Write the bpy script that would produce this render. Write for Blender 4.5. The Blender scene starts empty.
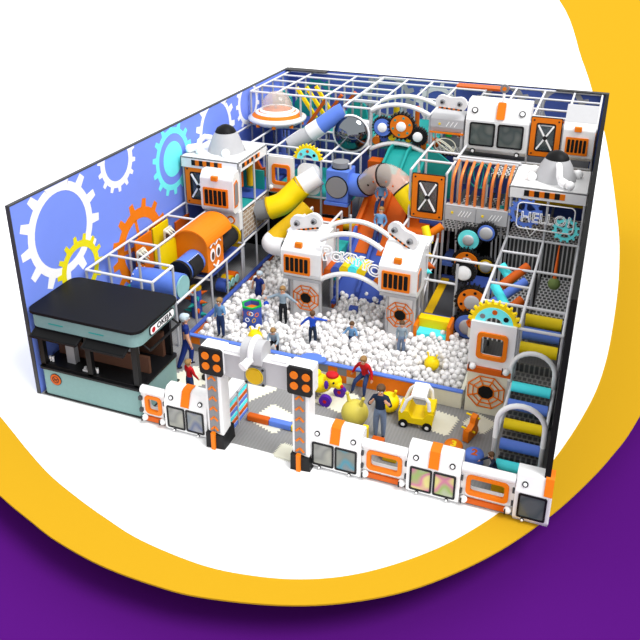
import bpy, bmesh, math, random
from mathutils import Vector, Matrix, Euler
random.seed(7)
R = math.radians; PI = math.pi
sc = bpy.context.scene; C = sc.collection
V3 = Vector

# ---------------------------------------------------------------- materials
def lin(c):
    c /= 255.0
    return c/12.92 if c <= .04045 else ((c+.055)/1.055)**2.4
MATS = {}
def mat(name, rgb=None, rough=.5, metal=0.0, alpha=1.0, var=.04, scale=6.0, spec=.22, trans=0.0):
    if name in MATS: return MATS[name]
    m = bpy.data.materials.new(name); m.use_nodes = True
    nt = m.node_tree; b = nt.nodes['Principled BSDF']
    col = [lin(c) for c in rgb]
    tc = nt.nodes.new('ShaderNodeTexCoord'); nz = nt.nodes.new('ShaderNodeTexNoise')
    nz.inputs['Scale'].default_value = scale; nz.inputs['Detail'].default_value = 3
    nt.links.new(tc.outputs['Object'], nz.inputs['Vector'])
    mx = nt.nodes.new('ShaderNodeMix'); mx.data_type = 'RGBA'
    mx.inputs[6].default_value = [min(1, c*(1+var)) for c in col]+[1]
    mx.inputs[7].default_value = [c*(1-var) for c in col]+[1]
    nt.links.new(nz.outputs['Fac'], mx.inputs[0]); nt.links.new(mx.outputs[2], b.inputs['Base Color'])
    b.inputs['Roughness'].default_value = rough; b.inputs['Metallic'].default_value = metal
    b.inputs['Specular IOR Level'].default_value = spec
    b.inputs['Alpha'].default_value = alpha
    b.inputs['Transmission Weight'].default_value = trans
    MATS[name] = m; return m
WHITE=(226,226,226)
mat('white', (232,232,232), .4); mat('floor_white', (246,246,246), .9, spec=0, var=.0)
mat('pipe', (184,185,189), .4); mat('lightgrey', (182,182,184), .45); mat('grey', (130,131,134), .5); mat('beam_lit', (214,214,217), .4)  # beams get a lighter copy of the pipe grey, painted as lit from above
mat('darkgrey', (62,63,66), .5); mat('black', (18,18,20), .45); mat('roofblack', (19,19,20), .5, spec=.12)
mat('orange', (228,118,8), .5); mat('deeporange', (200,88,10), .55); mat('yellow', (244,212,6), .45)
mat('lemon', (205,190,80), .45); mat('amber', (206,164,8), .5)
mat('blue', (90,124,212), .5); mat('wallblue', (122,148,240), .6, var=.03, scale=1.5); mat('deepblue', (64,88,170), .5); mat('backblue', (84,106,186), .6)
mat('cyan', (80,235,242), .45); mat('gearcyan', (118,244,248), .5); mat('teal', (30,150,145), .5)
mat('gearwhite', (250,250,250), .6); mat('gearyellow', (235,222,20), .6); mat('gearorange', (236,126,14), .6)
mat('mint', (124,157,155), .5, var=.07, scale=14); mat('ringyellow', (190,147,30), .9, spec=0, var=.004)
mat('purple', (75,18,107), .9, spec=0, var=.01)
mat('cream', (226,224,205), .7); mat('red', (190,20,28), .6); mat('green', (20,165,70), .5)
mat('ball', (236,234,233), .35, spec=.3); mat('skin', (214,160,130), .6); mat('hairbrown', (92,66,44), .7)
mat('hairblond', (150,116,72), .7); mat('hairdark', (40,30,26), .7); mat('denim', (105,148,190), .8, var=.15, scale=40)
mat('jeans', (38,56,98), .8, var=.15, scale=40); mat('palejeans', (112,130,160), .8, var=.2, scale=40)
mat('navy', (22,45,120), .7); mat('darknavy', (24,38,62), .7); mat('brightblue', (30,75,190), .6); mat('sweater', (140,158,172), .8)
mat('trousers', (26,28,34), .8); mat('shoe', (40,40,46), .6); mat('paleshoe', (170,175,180), .6)
mat('capwhite', (190,205,215), .7); mat('olive', (120,140,80), .7)
mat('glass', (150,158,160), .12, alpha=.45, spec=.6); mat('smokeglass', (70,82,84), .12, alpha=.8, spec=.6)
mat('dome', (222,208,196), .15, alpha=.42, spec=.7); mat('capgreen', (140,190,190), .3)
mat('mirror', (120,125,130), .04, metal=1.0, var=.0); mat('copper', (226,128,66), .3, metal=.25)
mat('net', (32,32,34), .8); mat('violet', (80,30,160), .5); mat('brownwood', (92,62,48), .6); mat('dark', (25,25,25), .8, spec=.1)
mat('pitfloor', (120,120,125), .8)

def tex_mat(name, build):
    m = bpy.data.materials.new(name); m.use_nodes = True; build(m.node_tree, m.node_tree.nodes['Principled BSDF']); MATS[name] = m
def _brick(nt, b):
    tc = nt.nodes.new('ShaderNodeTexCoord'); mp = nt.nodes.new('ShaderNodeMapping'); mp.inputs['Rotation'].default_value = (R(90),0,R(90))
    t = nt.nodes.new('ShaderNodeTexBrick'); t.inputs['Scale'].default_value = 1.5
    t.inputs['Color1'].default_value = (.30,.20,.13,1); t.inputs['Color2'].default_value = (.42,.30,.20,1); t.inputs['Mortar'].default_value = (.62,.58,.52,1)
    t.inputs['Mortar Size'].default_value = .035
    # bricks lie in the y-z plane
    sx = nt.nodes.new('ShaderNodeSeparateXYZ'); cx = nt.nodes.new('ShaderNodeCombineXYZ')
    nt.links.new(tc.outputs['Object'], sx.inputs[0]); nt.links.new(sx.outputs['Y'], cx.inputs['X']); nt.links.new(sx.outputs['Z'], cx.inputs['Y'])
    nt.links.new(cx.outputs[0], t.inputs['Vector']); nt.links.new(t.outputs['Color'], b.inputs['Base Color']); b.inputs['Roughness'].default_value = .8
tex_mat('brick', _brick)
def _matfloor(nt, b):
    tc = nt.nodes.new('ShaderNodeTexCoord'); w = nt.nodes.new('ShaderNodeTexWave'); w.inputs['Scale'].default_value = 3.2
    w.bands_direction = 'X'; w.inputs['Distortion'].default_value = 2.2; w.inputs['Detail Scale'].default_value = 3
    r = nt.nodes.new('ShaderNodeValToRGB'); r.color_ramp.elements[0].color = (.23,.228,.225,1); r.color_ramp.elements[1].color = (.262,.26,.258,1)
    nt.links.new(tc.outputs['Object'], w.inputs['Vector']); nt.links.new(w.outputs['Fac'], r.inputs[0]); nt.links.new(r.outputs[0], b.inputs['Base Color'])
    b.inputs['Roughness'].default_value = .8
tex_mat('playmat', _matfloor)
def _blur(cols):  # soft colour blotches painted on window panes in place of reflections
    def f(nt, b):
        tc = nt.nodes.new('ShaderNodeTexCoord'); n = nt.nodes.new('ShaderNodeTexNoise'); n.inputs['Scale'].default_value = 2.2; n.inputs['Detail'].default_value = 0
        r = nt.nodes.new('ShaderNodeValToRGB')
        while len(r.color_ramp.elements) < len(cols): r.color_ramp.elements.new(.5)
        for i, c in enumerate(cols):
            r.color_ramp.elements[i].position = .3+.4*i/(len(cols)-1); r.color_ramp.elements[i].color = [lin(x) for x in c]+[1]
        nt.links.new(tc.outputs['Object'], n.inputs['Vector']); nt.links.new(n.outputs['Fac'], r.inputs[0]); nt.links.new(r.outputs[0], b.inputs['Base Color'])
        b.inputs['Roughness'].default_value = .15
    return f
tex_mat('reflected_plain', _blur([(150,150,140),(120,122,118),(165,165,160)]))
tex_mat('reflected_blue', _blur([(110,118,125),(130,132,130),(90,100,130),(150,150,148)]))
tex_mat('reflected_teal', _blur([(120,124,118),(110,118,112),(60,130,150),(130,110,100)]))
tex_mat('reflected_bright', _blur([(205,195,120),(190,110,140),(140,165,90),(175,175,165)]))
tex_mat('reflected_grey', _blur([(88,96,94),(72,84,82),(104,110,106)]))
def _grate(nt, b, mc=(.62,.62,.62,1)):
    tc = nt.nodes.new('ShaderNodeTexCoord'); t = nt.nodes.new('ShaderNodeTexBrick'); t.inputs['Scale'].default_value = 2.4
    t.inputs['Color1'].default_value = (.03,.03,.03,1); t.inputs['Color2'].default_value = (.05,.05,.05,1); t.inputs['Mortar'].default_value = mc
    t.inputs['Mortar Size'].default_value = .06; t.inputs['Brick Width'].default_value = .34; t.inputs['Row Height'].default_value = .5
    nt.links.new(tc.outputs['Object'], t.inputs['Vector']); nt.links.new(t.outputs['Color'], b.inputs['Base Color'])
tex_mat('grate', _grate); tex_mat('tread', lambda nt,b:_grate(nt,b,(.16,.155,.145,1)))

# ---------------------------------------------------------------- mesh builder (world coordinates)
class MB:
    def __init__(s, M=None): s.v=[]; s.f=[]; s.mi=[]; s.sm=[]; s.M=M or Matrix()
    def add(s, vs, fs, m=0, smooth=False):
        o=len(s.v); s.v += [s.M @ V3(v) for v in vs]
        for f in fs: s.f.append([i+o for i in f]); s.mi.append(m); s.sm.append(smooth)
        return s
    def box(s, a, b, m=0):
        (x0,y0,z0),(x1,y1,z1)=a,b
        vs=[(x0,y0,z0),(x1,y0,z0),(x1,y1,z0),(x0,y1,z0),(x0,y0,z1),(x1,y0,z1),(x1,y1,z1),(x0,y1,z1)]
        return s.add(vs,[(0,3,2,1),(4,5,6,7),(0,1,5,4),(1,2,6,5),(2,3,7,6),(3,0,4,7)],m)
    def bar(s, p0, p1, w, d, m=0, up=(0,0,1)):
        p0=V3(p0);p1=V3(p1);t=(p1-p0).normalized();u=t.cross(V3(up))
        if u.length<1e-4:u=t.cross(V3((1,0,0)))
        u.normalize();n=u.cross(t);vs=[]
        for p in(p0,p1):
            for a,c in((-1,-1),(1,-1),(1,1),(-1,1)): vs.append(p+u*w/2*a+n*d/2*c)
        return s.add(vs,[(3,2,1,0),(4,5,6,7),(0,1,5,4),(1,2,6,5),(2,3,7,6),(3,0,4,7)],m)
    def tube(s, pts, r, n=10, m=0, cap=True, closed=False):
        pts=[V3(p) for p in pts]; rs=r if isinstance(r,(list,tuple)) else [r]*len(pts)
        vs=[];fs=[];N=len(pts);u=None
        for i,p in enumerate(pts):
            if closed: t=(pts[(i+1)%N]-pts[i-1]).normalized()
            else: t=(pts[min(i+1,N-1)]-pts[max(i-1,0)]).normalized()
            if u is None: u=t.orthogonal().normalized()
            else: u=(u-t*u.dot(t)).normalized()
            w=t.cross(u)
            for k in range(n):
                a=2*PI*k/n; vs.append(p+(u*math.cos(a)+w*math.sin(a))*rs[i])
        rng=N if closed else N-1
        for i in range(rng):
            for k in range(n):
                a=i*n+k;b=i*n+(k+1)%n;c=((i+1)%N)*n+(k+1)%n;d=((i+1)%N)*n+k; fs.append((a,b,c,d))
        s.add(vs,fs,m,True)
        if cap and not closed:
            for i,sg in((0,1),(N-1,-1)):
                ring=vs[i*n:(i+1)*n]; f=list(range(n)); s.add(ring,[f[::-1] if sg>0 else f],m)
        return s
    def lathe(s, prof, c=(0,0,0), axis='z', n=24, m=0, smooth=True):
        vs=[];fs=[];c=V3(c)
        for r,h in prof:
            for k in range(n):
                a=2*PI*k/n;x,y=r*math.cos(a),r*math.sin(a)
                vs.append(c+V3({'z':(x,y,h),'y':(x,h,y),'x':(h,x,y)}[axis]))
        for i in range(len(prof)-1):
            for k in range(n):
                q=(i*n+k,i*n+(k+1)%n,(i+1)*n+(k+1)%n,(i+1)*n+k); fs.append(q if axis!='y' else q[::-1])
        s.add(vs,fs,m,smooth)
        for i,e in((0,1),(len(prof)-1,0)):
            if prof[i][0]>1e-3:
                f=list(range(n)); f=f[::-1] if e else f
                if axis=='y': f=f[::-1]
                s.add(vs[i*n:(i+1)*n],[f],m)
        return s
    def ball(s, c, r, n=14, m=0, sc=(1,1,1)):
        prof=[(r*math.sin(PI*i/(n//2+1)),-r*math.cos(PI*i/(n//2+1))) for i in range(n//2+2)]
        vs=[];fs=[];c=V3(c)
        for rr,h in prof:
            for k in range(n):
                a=2*PI*k/n; vs.append(c+V3((max(rr,1e-4)*math.cos(a)*sc[0],max(rr,1e-4)*math.sin(a)*sc[1],h*sc[2])))
        for i in range(len(prof)-1):
            for k in range(n): fs.append((i*n+k,i*n+(k+1)%n,(i+1)*n+(k+1)%n,(i+1)*n+k))
        return s.add(vs,fs,m,True)
    def prism(s, pts, O, U, W, depth, m=0, inner=None, ms=None):
        """2-D outline pts (u,w) in the plane O+uU+wW, extruded along U x W by depth; inner = ring hole with the same count"""
        O=V3(O);U=V3(U).normalized();W=V3(W).normalized();N=U.cross(W)*depth
        A=[O+U*a+W*b for a,b in pts]; n=len(A); ms=m if ms is None else ms
        if inner is None:
            s.add(A+[p+N for p in A],[list(range(n))[::-1],list(range(n,2*n))],m)
            s.add(A+[p+N for p in A],[(i,(i+1)%n,n+(i+1)%n,n+i) for i in range(n)],ms)
        else:
            B=[O+U*a+W*b for a,b in inner]
            vs=A+B+[p+N for p in A]+[p+N for p in B];fs=[]
            for i in range(n):
                j=(i+1)%n
                fs+=[(i,n+i,n+j,j),(2*n+i,2*n+j,3*n+j,3*n+i),(i,j,2*n+j,2*n+i),(n+j,n+i,3*n+i,3*n+j)]
            s.add(vs,fs,m)
        return s
OFF={}
def link(o,parent=None,base=None):
    C.objects.link(o)
    if parent is not None: o.parent=parent; OFF[o.name]=OFF[parent.name]
    return o
def build(mb, name, mats, parent=None, loc=None, bevel=0):
    if parent is not None: off=OFF[parent.name]
    elif loc is not None: off=V3(loc)
    else:
        xs=[v.x for v in mb.v];ys=[v.y for v in mb.v];zs=[v.z for v in mb.v]
        off=V3(((min(xs)+max(xs))/2,(min(ys)+max(ys))/2,min(zs)))
    me=bpy.data.meshes.new(name); me.from_pydata([tuple(v-off) for v in mb.v],[],mb.f)
    mats=[mats] if isinstance(mats,str) else mats
    for q in mats: me.materials.append(MATS[q])
    me.polygons.foreach_set('material_index',[min(i,len(mats)-1) for i in mb.mi]); me.polygons.foreach_set('use_smooth',mb.sm)
    me.update()
    o=bpy.data.objects.new(name,me); C.objects.link(o)
    if parent is not None: o.parent=parent
    else: o.location=off
    OFF[o.name]=off
    if bevel:
        md=o.modifiers.new('bevel','BEVEL'); md.width=bevel; md.segments=2; md.limit_method='ANGLE'
    return o
def tag(o,label=None,cat=None,group=None,kind=None):
    for k,v in(('label',label),('category',cat),('group',group),('kind',kind)):
        if v: o[k]=v
    return o
def thing(name,loc,label,cat,group=None):
    o=bpy.data.objects.new(name,None); C.objects.link(o); o.location=loc; o.empty_display_size=.1
    OFF[o.name]=V3(loc); return tag(o,label,cat,group)
def structure(name,mb,m,parent=None): 
    o=build(mb,name,m,parent)
    if parent is None: o['kind']='structure'
    return o
def circ(r,n=32,c=(0,0),a0=0,sq=1): return [(c[0]+r*math.cos(a0+2*PI*k/n),c[1]+sq*r*math.sin(a0+2*PI*k/n)) for k in range(n)]
def gearpts(r,teeth,depth,c=(0,0),a0=0,r_in=None):
    """outline with flat teeth; with r_in also the matching inner ring"""
    out=[];inn=[]
    for t in range(teeth):
        for da,rr in((0,r-depth),(.28,r-depth),(.36,r),(.64,r),(.72,r-depth)):
            a=a0+2*PI*(t+da)/teeth; out.append((c[0]+rr*math.cos(a),c[1]+rr*math.sin(a)))
            if r_in: inn.append((c[0]+r_in*math.cos(a),c[1]+r_in*math.sin(a)))
    return (out,inn) if r_in else out
def rrect(x0,z0,x1,z1,r,n=4):
    p=[]
    for cx,cz,a in((x1-r,z1-r,0),(x0+r,z1-r,90),(x0+r,z0+r,180),(x1-r,z0+r,270)):
        for k in range(n+1): t=R(a+90*k/n); p.append((cx+r*math.cos(t),cz+r*math.sin(t)))
    return p
X=(1,0,0);Y=(0,1,0);Z=(0,0,1)
# front faces: plane at y, outline in (x,z), thickness towards +y is U x W = X x Z = -Y -> negative depth goes to +y
def face(mb,pts,y,d,m=0,inner=None): return mb.prism(pts,(0,y,0),X,Z,-d,m,inner)       # from y to y+d
def sideface(mb,pts,x,d,m=0,inner=None): return mb.prism(pts,(x,0,0),Y,Z,d,m,inner)      # outline (y,z), from x to x+d
def textcurve(s,size,bevel,O,U,W,name,m,parent,outline=True,extrude=0.0,sx=1.0,boff=0.0):
    cu=bpy.data.curves.new(name,'FONT'); cu.body=s; cu.size=size; cu.align_x='CENTER'; cu.align_y='CENTER'; cu.resolution_u=3; cu.offset=boff
    if outline: cu.fill_mode='NONE'; cu.bevel_depth=bevel; cu.bevel_resolution=1
    else: cu.extrude=extrude; cu.offset=bevel
    to=bpy.data.objects.new(name+'_curve',cu); C.objects.link(to)
    dg=bpy.context.evaluated_depsgraph_get(); me=bpy.data.meshes.new_from_object(to.evaluated_get(dg)); 
    bpy.data.objects.remove(to,do_unlink=True); bpy.data.curves.remove(cu)
    U=V3(U).normalized();W=V3(W).normalized();N=U.cross(W)
    M=Matrix(((U.x*sx,W.x,N.x,O[0]),(U.y*sx,W.y,N.y,O[1]),(U.z*sx,W.z,N.z,O[2]),(0,0,0,1)))
    mb=MB(M); mb.add([v.co.copy() for v in me.vertices],[list(p.vertices) for p in me.polygons],0,False)
    bpy.data.meshes.remove(me)
    return build(mb,name,m,parent)
# ================================================================ SETTING
W_,D_,H_=14.98,19.94,6.2
def smooth_curve(p,k=6):
    out=[]
    for i in range(len(p)-1):
        a=p[max(i-1,0)];b=p[i];c=p[i+1];d=p[min(i+2,len(p)-1)]
        for j in range(k):
            t=j/k; out.append(tuple(.5*((2*b[q])+(-a[q]+c[q])*t+(2*a[q]-5*b[q]+4*c[q]-d[q])*t*t+(-a[q]+3*b[q]-3*c[q]+d[q])*t**3) for q in(0,1)))
    return out+[p[-1]]
inner=[(-90,60),(-36,21),(-12,5.6),(-4.2,.6),(-.38,-1.36),(1.42,-2.31),(2.66,-2.91),(3.86,-3.35),(4.93,-3.68),(6.17,-3.99),(7.84,-4.13),(9.05,-4.0),(10.15,-3.7),(11.17,-3.19),(12.14,-2.43),(13.09,-1.42),(13.95,-.16),(14.5,.9),(15.05,2.27),(15.68,4.51),(16.14,6.91),(16.4,10.16),(16.52,15.45),(16.29,21.72),(15.23,35.72),(13.78,48.45),(12.27,60.71),(6.28,105.88),(-10,190)]
outer=[(-36,13),(-9,1.2),(-3,-1.85),(0,-3.2),(1.95,-3.98),(3.25,-4.41),(4.27,-4.71),(5.68,-4.95),(7.05,-5.0),(8.27,-4.91),(10.0,-4.48),(11.4,-3.86),(12.73,-2.92),(14.05,-1.48),(15.11,.11),(15.87,1.55),(16.61,3.26),(17.33,5.44),(19,12),(22,30),(30,70),(60,180)]
structure('floor',MB().prism(smooth_curve(inner)+[(-120,190),(-120,75)],(0,0,-.015),X,Y,.015),'floor_white')
structure('trim_1',MB().prism(smooth_curve(outer)+[(-140,200),(-140,6)],(0,0,-.06),X,Y,.044),'ringyellow')
structure('trim_2',MB().box((-120,6,-1.2),(13,190,-.062)),'ringyellow')
structure('floor_lower',MB().box((-150,-40,-1.3),(150,200,-1.2)),'purple')
structure('floor_mat',MB().box((0.02,-.02,0),(W_-.02,D_-.02,.02)),'playmat')
T=.09
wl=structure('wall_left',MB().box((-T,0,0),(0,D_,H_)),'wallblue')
structure('trim_3',MB().box((-T-.03,-.03,0),(0.01,0.0,H_)).box((-T-.03,-.03,H_),(.01,D_+.05,H_+.035)),'darkgrey')
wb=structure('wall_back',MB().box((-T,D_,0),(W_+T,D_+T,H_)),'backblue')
structure('trim_4',MB().box((0.02,D_-.5,H_),(2.1,D_+T,H_+.035)).box((2.1,D_,H_),(12.9,D_+T,H_+.03)).box((12.9,D_-.25,H_),(W_+.14,D_+T,H_+.035)),'black')
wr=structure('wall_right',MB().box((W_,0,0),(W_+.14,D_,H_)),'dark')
structure('trim_5',MB().box((W_,-.01,H_),(W_+.14,D_+T,H_+.03)),'dark')
def wgear(cy,cz,ro,ri,t,dep,m,a0=0,hub=None,k=0,spokes=0):
    """a printed gear on the left wall, trimmed to the wall's outline"""
    o,i=gearpts(ro,t,dep,(cy,cz),a0,ri)
    cl=lambda p:[(min(max(a,.02),D_-.02),min(max(b,.02),H_-.02)) for a,b in p]
    mb=MB(); sideface(mb,cl(o),.002+k*.004,.004,0,cl(i))
    if hub:
        sideface(mb,cl(circ(hub,40,(cy,cz))),.002+k*.004,.004)
    for s in range(spokes):
        a=2*PI*s/spokes+.5; p=(0.004+k*.004,cy,cz); q=(0.004+k*.004,cy+ri*1.02*math.cos(a),cz+ri*1.02*math.sin(a)); mb.bar(p,q,.16,.004,up=(1,0,0))
    return build(mb,'gear_print',m,wl)
wgear(1.98,4.72,1.85,1.22,13,.34,'gearwhite',.1)
wgear(2.6,3.1,1.15,.72,14,.2,'gearyellow',.1,k=1)
wgear(5.1,5.95,1.08,.68,14,.17,'gearwhite')
wgear(8.6,4.95,1.42,.98,14,.22,'gearcyan',0,.68)
wgear(6.0,2.45,1.75,1.05,13,.3,'gearorange',.1,.25,0,5)
wgear(12.1,5.1,1.7,1.2,13,.3,'gearwhite',.2)
wgear(15.2,5.6,1.2,.8,13,.2,'gearwhite')
# gears printed on the back wall
def bgear(cx,cz,ro,ri,t,m):
    o,i=gearpts(ro,t,ro*.18,(cx,cz),.1,ri); cl=lambda p:[(a,min(max(b,.02),H_-.02)) for a,b in p]
    mb=MB(); face(mb,cl(o),D_-.012,.01,0,cl(i)); return build(mb,'gear_print',m,wb)
bgear(5.2,5.2,1.3,.85,12,'lightgrey'); bgear(1.5,5.0,.9,.5,12,'teal'); bgear(7.6,5.0,1.1,.7,12,'gearwhite'); bgear(10.6,5.4,1.2,.7,12,'lightgrey'); bgear(13.2,5.4,1.2,.75,12,'lightgrey')

# ================================================================ FOAM TILES
def zig(a,b,n=8,d=.085):
    a=V3((*a,0));b=V3((*b,0));t=b-a;nm=V3((t.y,-t.x,0)).normalized();o=[]
    for k in range(n):
        o.append(a+t*(k/n)); o.append(a+t*((k+.5)/n)+nm*d)
    return [(p.x,p.y) for p in o]
def tile(cx,cy,s,ang,label):
    c=[(cx+s*math.cos(R(ang+90*k)),cy+s*math.sin(R(ang+90*k))) for k in range(4)]
    pts=[]; 
    for k in range(4): pts+=zig(c[k],c[(k+1)%4])
    o=build(MB().prism(pts,(0,0,.021),X,Y,.012),'foam_tile','cream'); tag(o,label,'floor tile','cream jigsaw foam tiles')
tile(7.25,1.38,.66,25,'cream zigzag-edged foam tile under the coloured balance log inside the gate')
tile(6.0,2.6,.75,12,'cream zigzag-edged foam tile behind the white shoe shelf')
tile(8.2,.15,.36,40,'small cream foam tile corner at the foot of the gate\'s right post')
tile(8.65,2.95,.68,30,'cream foam tile beneath the yellow dog rocker')
tile(11.8,2.95,.62,35,'cream foam tile under and right of the yellow toy car')
tile(12.95,3.3,.45,20,'cream foam tile below the web opening of the right panel')
tile(10.2,3.4,.4,30,'small cream foam tile by the yellow hopper ball')
tile(3.95,2.3,.7,15,'cream foam tile beside the kiosk near the woman in blue')

# ================================================================ PIPE FRAMES
PR=.046
def post(fr,x,y,z0,z1,r=PR): 
    return build(MB().tube([(x,y,z0),(x,y,z1)],r,10),'post','pipe',fr)
def beam(fr,a,b,r=PR): return build(MB().tube([a,b],r,10),'beam','beam_lit',fr)
def deck(fr,x0,y0,x1,y1,z,m='deepblue',t=.12): return build(MB().box((x0+.04,y0+.04,z-t),(x1-.04,y1-.04,z)),'deck',m,fr)
def frame(name,loc,label,g=None): return thing(name,loc,label,'frame',g)

# left front frame
F=frame('pipe_frame',(1.4,6,0),'light grey pipe frame along the blue wall behind the kiosk')
for p in((.15,2.65),(2.62,2.65),(.15,3.87),(1.35,3.87),(2.62,3.87),(.15,5.07),(1.35,5.07),(.15,6.27),(.15,7.6)): post(F,*p,0,3.05)
for y in(5.07,6.27,7.47,8.75): post(F,2.66,y,0,1.68)
beam(F,(.15,2.65,3.05),(.15,9,3.05));beam(F,(2.62,2.65,3.05),(2.62,3.87,3.05));beam(F,(.15,2.65,3.05),(2.62,2.65,3.05));beam(F,(.15,3.87,3.05),(2.62,3.87,3.05))
beam(F,(.15,5.07,3.05),(1.35,5.07,3.05));beam(F,(1.35,3.87,3.05),(1.35,9,3.05));beam(F,(.15,7.6,3.05),(1.35,7.6,3.05))
beam(F,(2.66,3.87,1.68),(2.66,9,1.68));beam(F,(.15,5.07,1.4),(2.66,5.07,1.4));beam(F,(.15,6.27,1.4),(2.66,6.27,1.4))
deck(F,.15,3.87,1.35,5.07,1.5,'teal');deck(F,.15,5.07,1.35,6.27,1.5,'deepblue');deck(F,.15,6.3,2.6,9,1.5,'deepblue')
# left tower frame
F=frame('tower_frame',(1.4,10.2,0),'grey pipe frame of the left tower under the white domed roof')
for x in(.2,2.6):
    for y in(9.0,11.4): post(F,x,y,0,4.85)
post(F,2.6,10.2,0,4.85); post(F,1.4,9,0,3.05)
for z in(1.7,3.05):
    beam(F,(2.6,9,z),(2.6,11.4,z));beam(F,(.2,9,z),(2.6,9,z));beam(F,(.2,11.4,z),(2.6,11.4,z))
deck(F,.2,9,2.6,10.2,3.1,'teal');deck(F,.2,10.2,2.6,11.4,3.1,'deepblue');deck(F,.2,9,2.6,11.4,1.75,'deepblue')
# back-left block
F=frame('pipe_frame',(3,15,0),'tall white pipe frame at the back left around the flying saucer')
ys=(15.2,16.4,17.6,18.8)
for x in(.15,1.35,2.55,3.75,4.95): 
    for y in ys: post(F,x,y,0 if (y==15.2) else 3,6.1)
for x in(.15,1.35,3.6,4.95): beam(F,(x,15.2,6.1),(x,19.8,6.1))
for y in ys+(19.8,): beam(F,(.15,y,6.1),(6.15,y,6.1))
for y in(12.6,15.2): beam(F,(.15,y,4.6),(4.95,y,4.6))
for x in(.15,1.35,2.55,3.75): beam(F,(x,11.4,4.6),(x,15.2,4.6)); post(F,x,12.6,0,4.6); post(F,x,13.8,0,4.6)
deck(F,2.55,15.2,4.95,18.8,4.65,'teal');deck(F,.15,15.2,2.5,18.8,4.6,'deepblue')
deck(F,.15,11.5,2.5,15.1,3.0,'deepblue'); deck(F,2.6,12.7,4.95,15.1,3.0,'teal')
# back-centre block
F=frame('pipe_frame',(7.4,15,0),'white pipe frame behind the upper gear arch at the back middle')
for x in(4.95,6.15,8.6):
    for y in(14.0,15.2,16.4,17.6,18.8): post(F,x,y,0 if y==14 else 3,6.15)
for x in(7.35,): 
    for y in(16.4,18.8): post(F,x,y,3,6.15)
for y in(16.4,18.8,19.8): beam(F,(4.95,y,6.15),(9.95,y,6.15))
for x in(4.95,6.15,7.35,8.6,9.95): beam(F,(x,14.0 if x!=7.35 else 16.4,6.15),(x,19.8,6.15))
beam(F,(4.95,14,6.15),(6.15,14,6.15));beam(F,(4.95,15.2,6.15),(6.15,15.2,6.15))
for y in(14,12.7,11.4): beam(F,(3.75,y,4.6),(6.15,y,4.6))
for x in(3.75,4.95,6.15): beam(F,(x,11.4,4.6),(x,14,4.6)); post(F,x,11.4,0,4.6); post(F,x,12.7,0,4.6)
for x in(2.6,): beam(F,(x,11.4,4.6),(3.75,11.4,4.6))
beam(F,(2.6,11.4,3.05),(6.15,11.4,3.05))
deck(F,3.85,11.45,6.15,13.9,3.05,'teal');deck(F,5.2,10.9,6.25,11.4,3.1,'blue');deck(F,4.95,14.1,8.6,18.8,4.6,'teal');deck(F,2.65,11.45,3.7,12.6,3.05,'teal')
# mid-left frame between ground and blue cube
F=frame('pipe_frame',(5.6,9,0),'white sloping-looking pipe frame between the left robot and the blue cube')
for x in(5.0,6.2):
    beam(F,(x,7.9,3.05),(x,10.3,3.05)); post(F,x,10.3,0,3.05); post(F,x,7.9,0,3.05)
beam(F,(5.0,9.1,3.05),(6.2,9.1,3.05)); post(F,6.2,9.1,0,3.05); post(F,5.0,9.1,0,3.05); beam(F,(5.0,7.9,3.05),(6.2,7.9,3.05))
post(F,6.9,7.9,0,3.4); post(F,6.9,9.3,0,3.4)
beam(F,(6.9,7.9,1.4),(6.9,9.6,1.4))
# back-right block
F=frame('pipe_frame',(12.4,16,0),'grey pipe frame at the back right behind the space cabin')
for x in(9.95,11.2,12.45,13.7,14.85):
    for y in(15.2,16.4,17.6,18.8): post(F,x,y,3,6.15)
    beam(F,(x,14.0,6.15),(x,19.8,6.15))
for y in(15.2,16.4,18.2,19.8): beam(F,(9.95,y,6.15),(14.85,y,6.15))
for x in(9.95,12.45,13.7,14.85): post(F,x,14.0,0,6.15)
beam(F,(12.45,14,6.15),(14.85,14,6.15)); beam(F,(9.95,14,4.6),(14.85,14,4.6))
deck(F,8.65,14.1,14.8,18.8,4.6,'darkgrey'); deck(F,10,10.3,12.4,14,3.0,'grate'); deck(F,12.5,12.7,14.85,14,3.6,'amber')
# column frame between arch and X-panel
F=frame('pipe_frame',(9.4,12,0),'light grey pipe frame around the square orange cross panel')
for x in(8.85,10.15):
    for y in(10.2,11.4,12.6): post(F,x,y,0,5.1)
    beam(F,(x,10.2,5.1),(x,14,5.1))
for y in(11.4,12.6): beam(F,(8.85,y,5.1),(10.15,y,5.1))
beam(F,(8.85,10.2,3.3),(10.15,10.2,3.3)); beam(F,(8.85,7.7,3.2),(8.85,10.2,3.2)); post(F,8.85,7.7,2.8,3.2)
for k in(10.2,): beam(F,(10.15,12.3,5.1),(12.45,12.3,5.1)); post(F,11.3,12.3,3.0,5.1); post(F,12.45,12.3,0,5.1)
# right middle frame
F=frame('pipe_frame',(11.2,9,0),'pipe frame with white front rail over the trampoline lane')
for x in(9.98,12.45):
    beam(F,(x,7.65,3.05),(x,10.2,3.05)); post(F,x,7.65,0,3.05); post(F,x,10.2,0,3.05)
beam(F,(9.98,7.65,3.05),(12.45,7.65,3.05)); beam(F,(9.98,7.65,2.15),(11.22,7.65,2.15)); post(F,11.22,7.65,0,2.9)
post(F,9.98,8.9,0,3.05); post(F,12.45,8.9,0,3.05); beam(F,(9.98,8.9,1.7),(9.98,10.2,1.7)); post(F,11.22,10.2,0,3.05)
beam(F,(9.98,7.65,.7),(9.98,10.2,2.6),.04)
deck(F,10.1,10.25,11.2,11.6,1.6,'blue'); deck(F,11.3,8.9,12.35,10.2,1.35,'deepblue')
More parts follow.
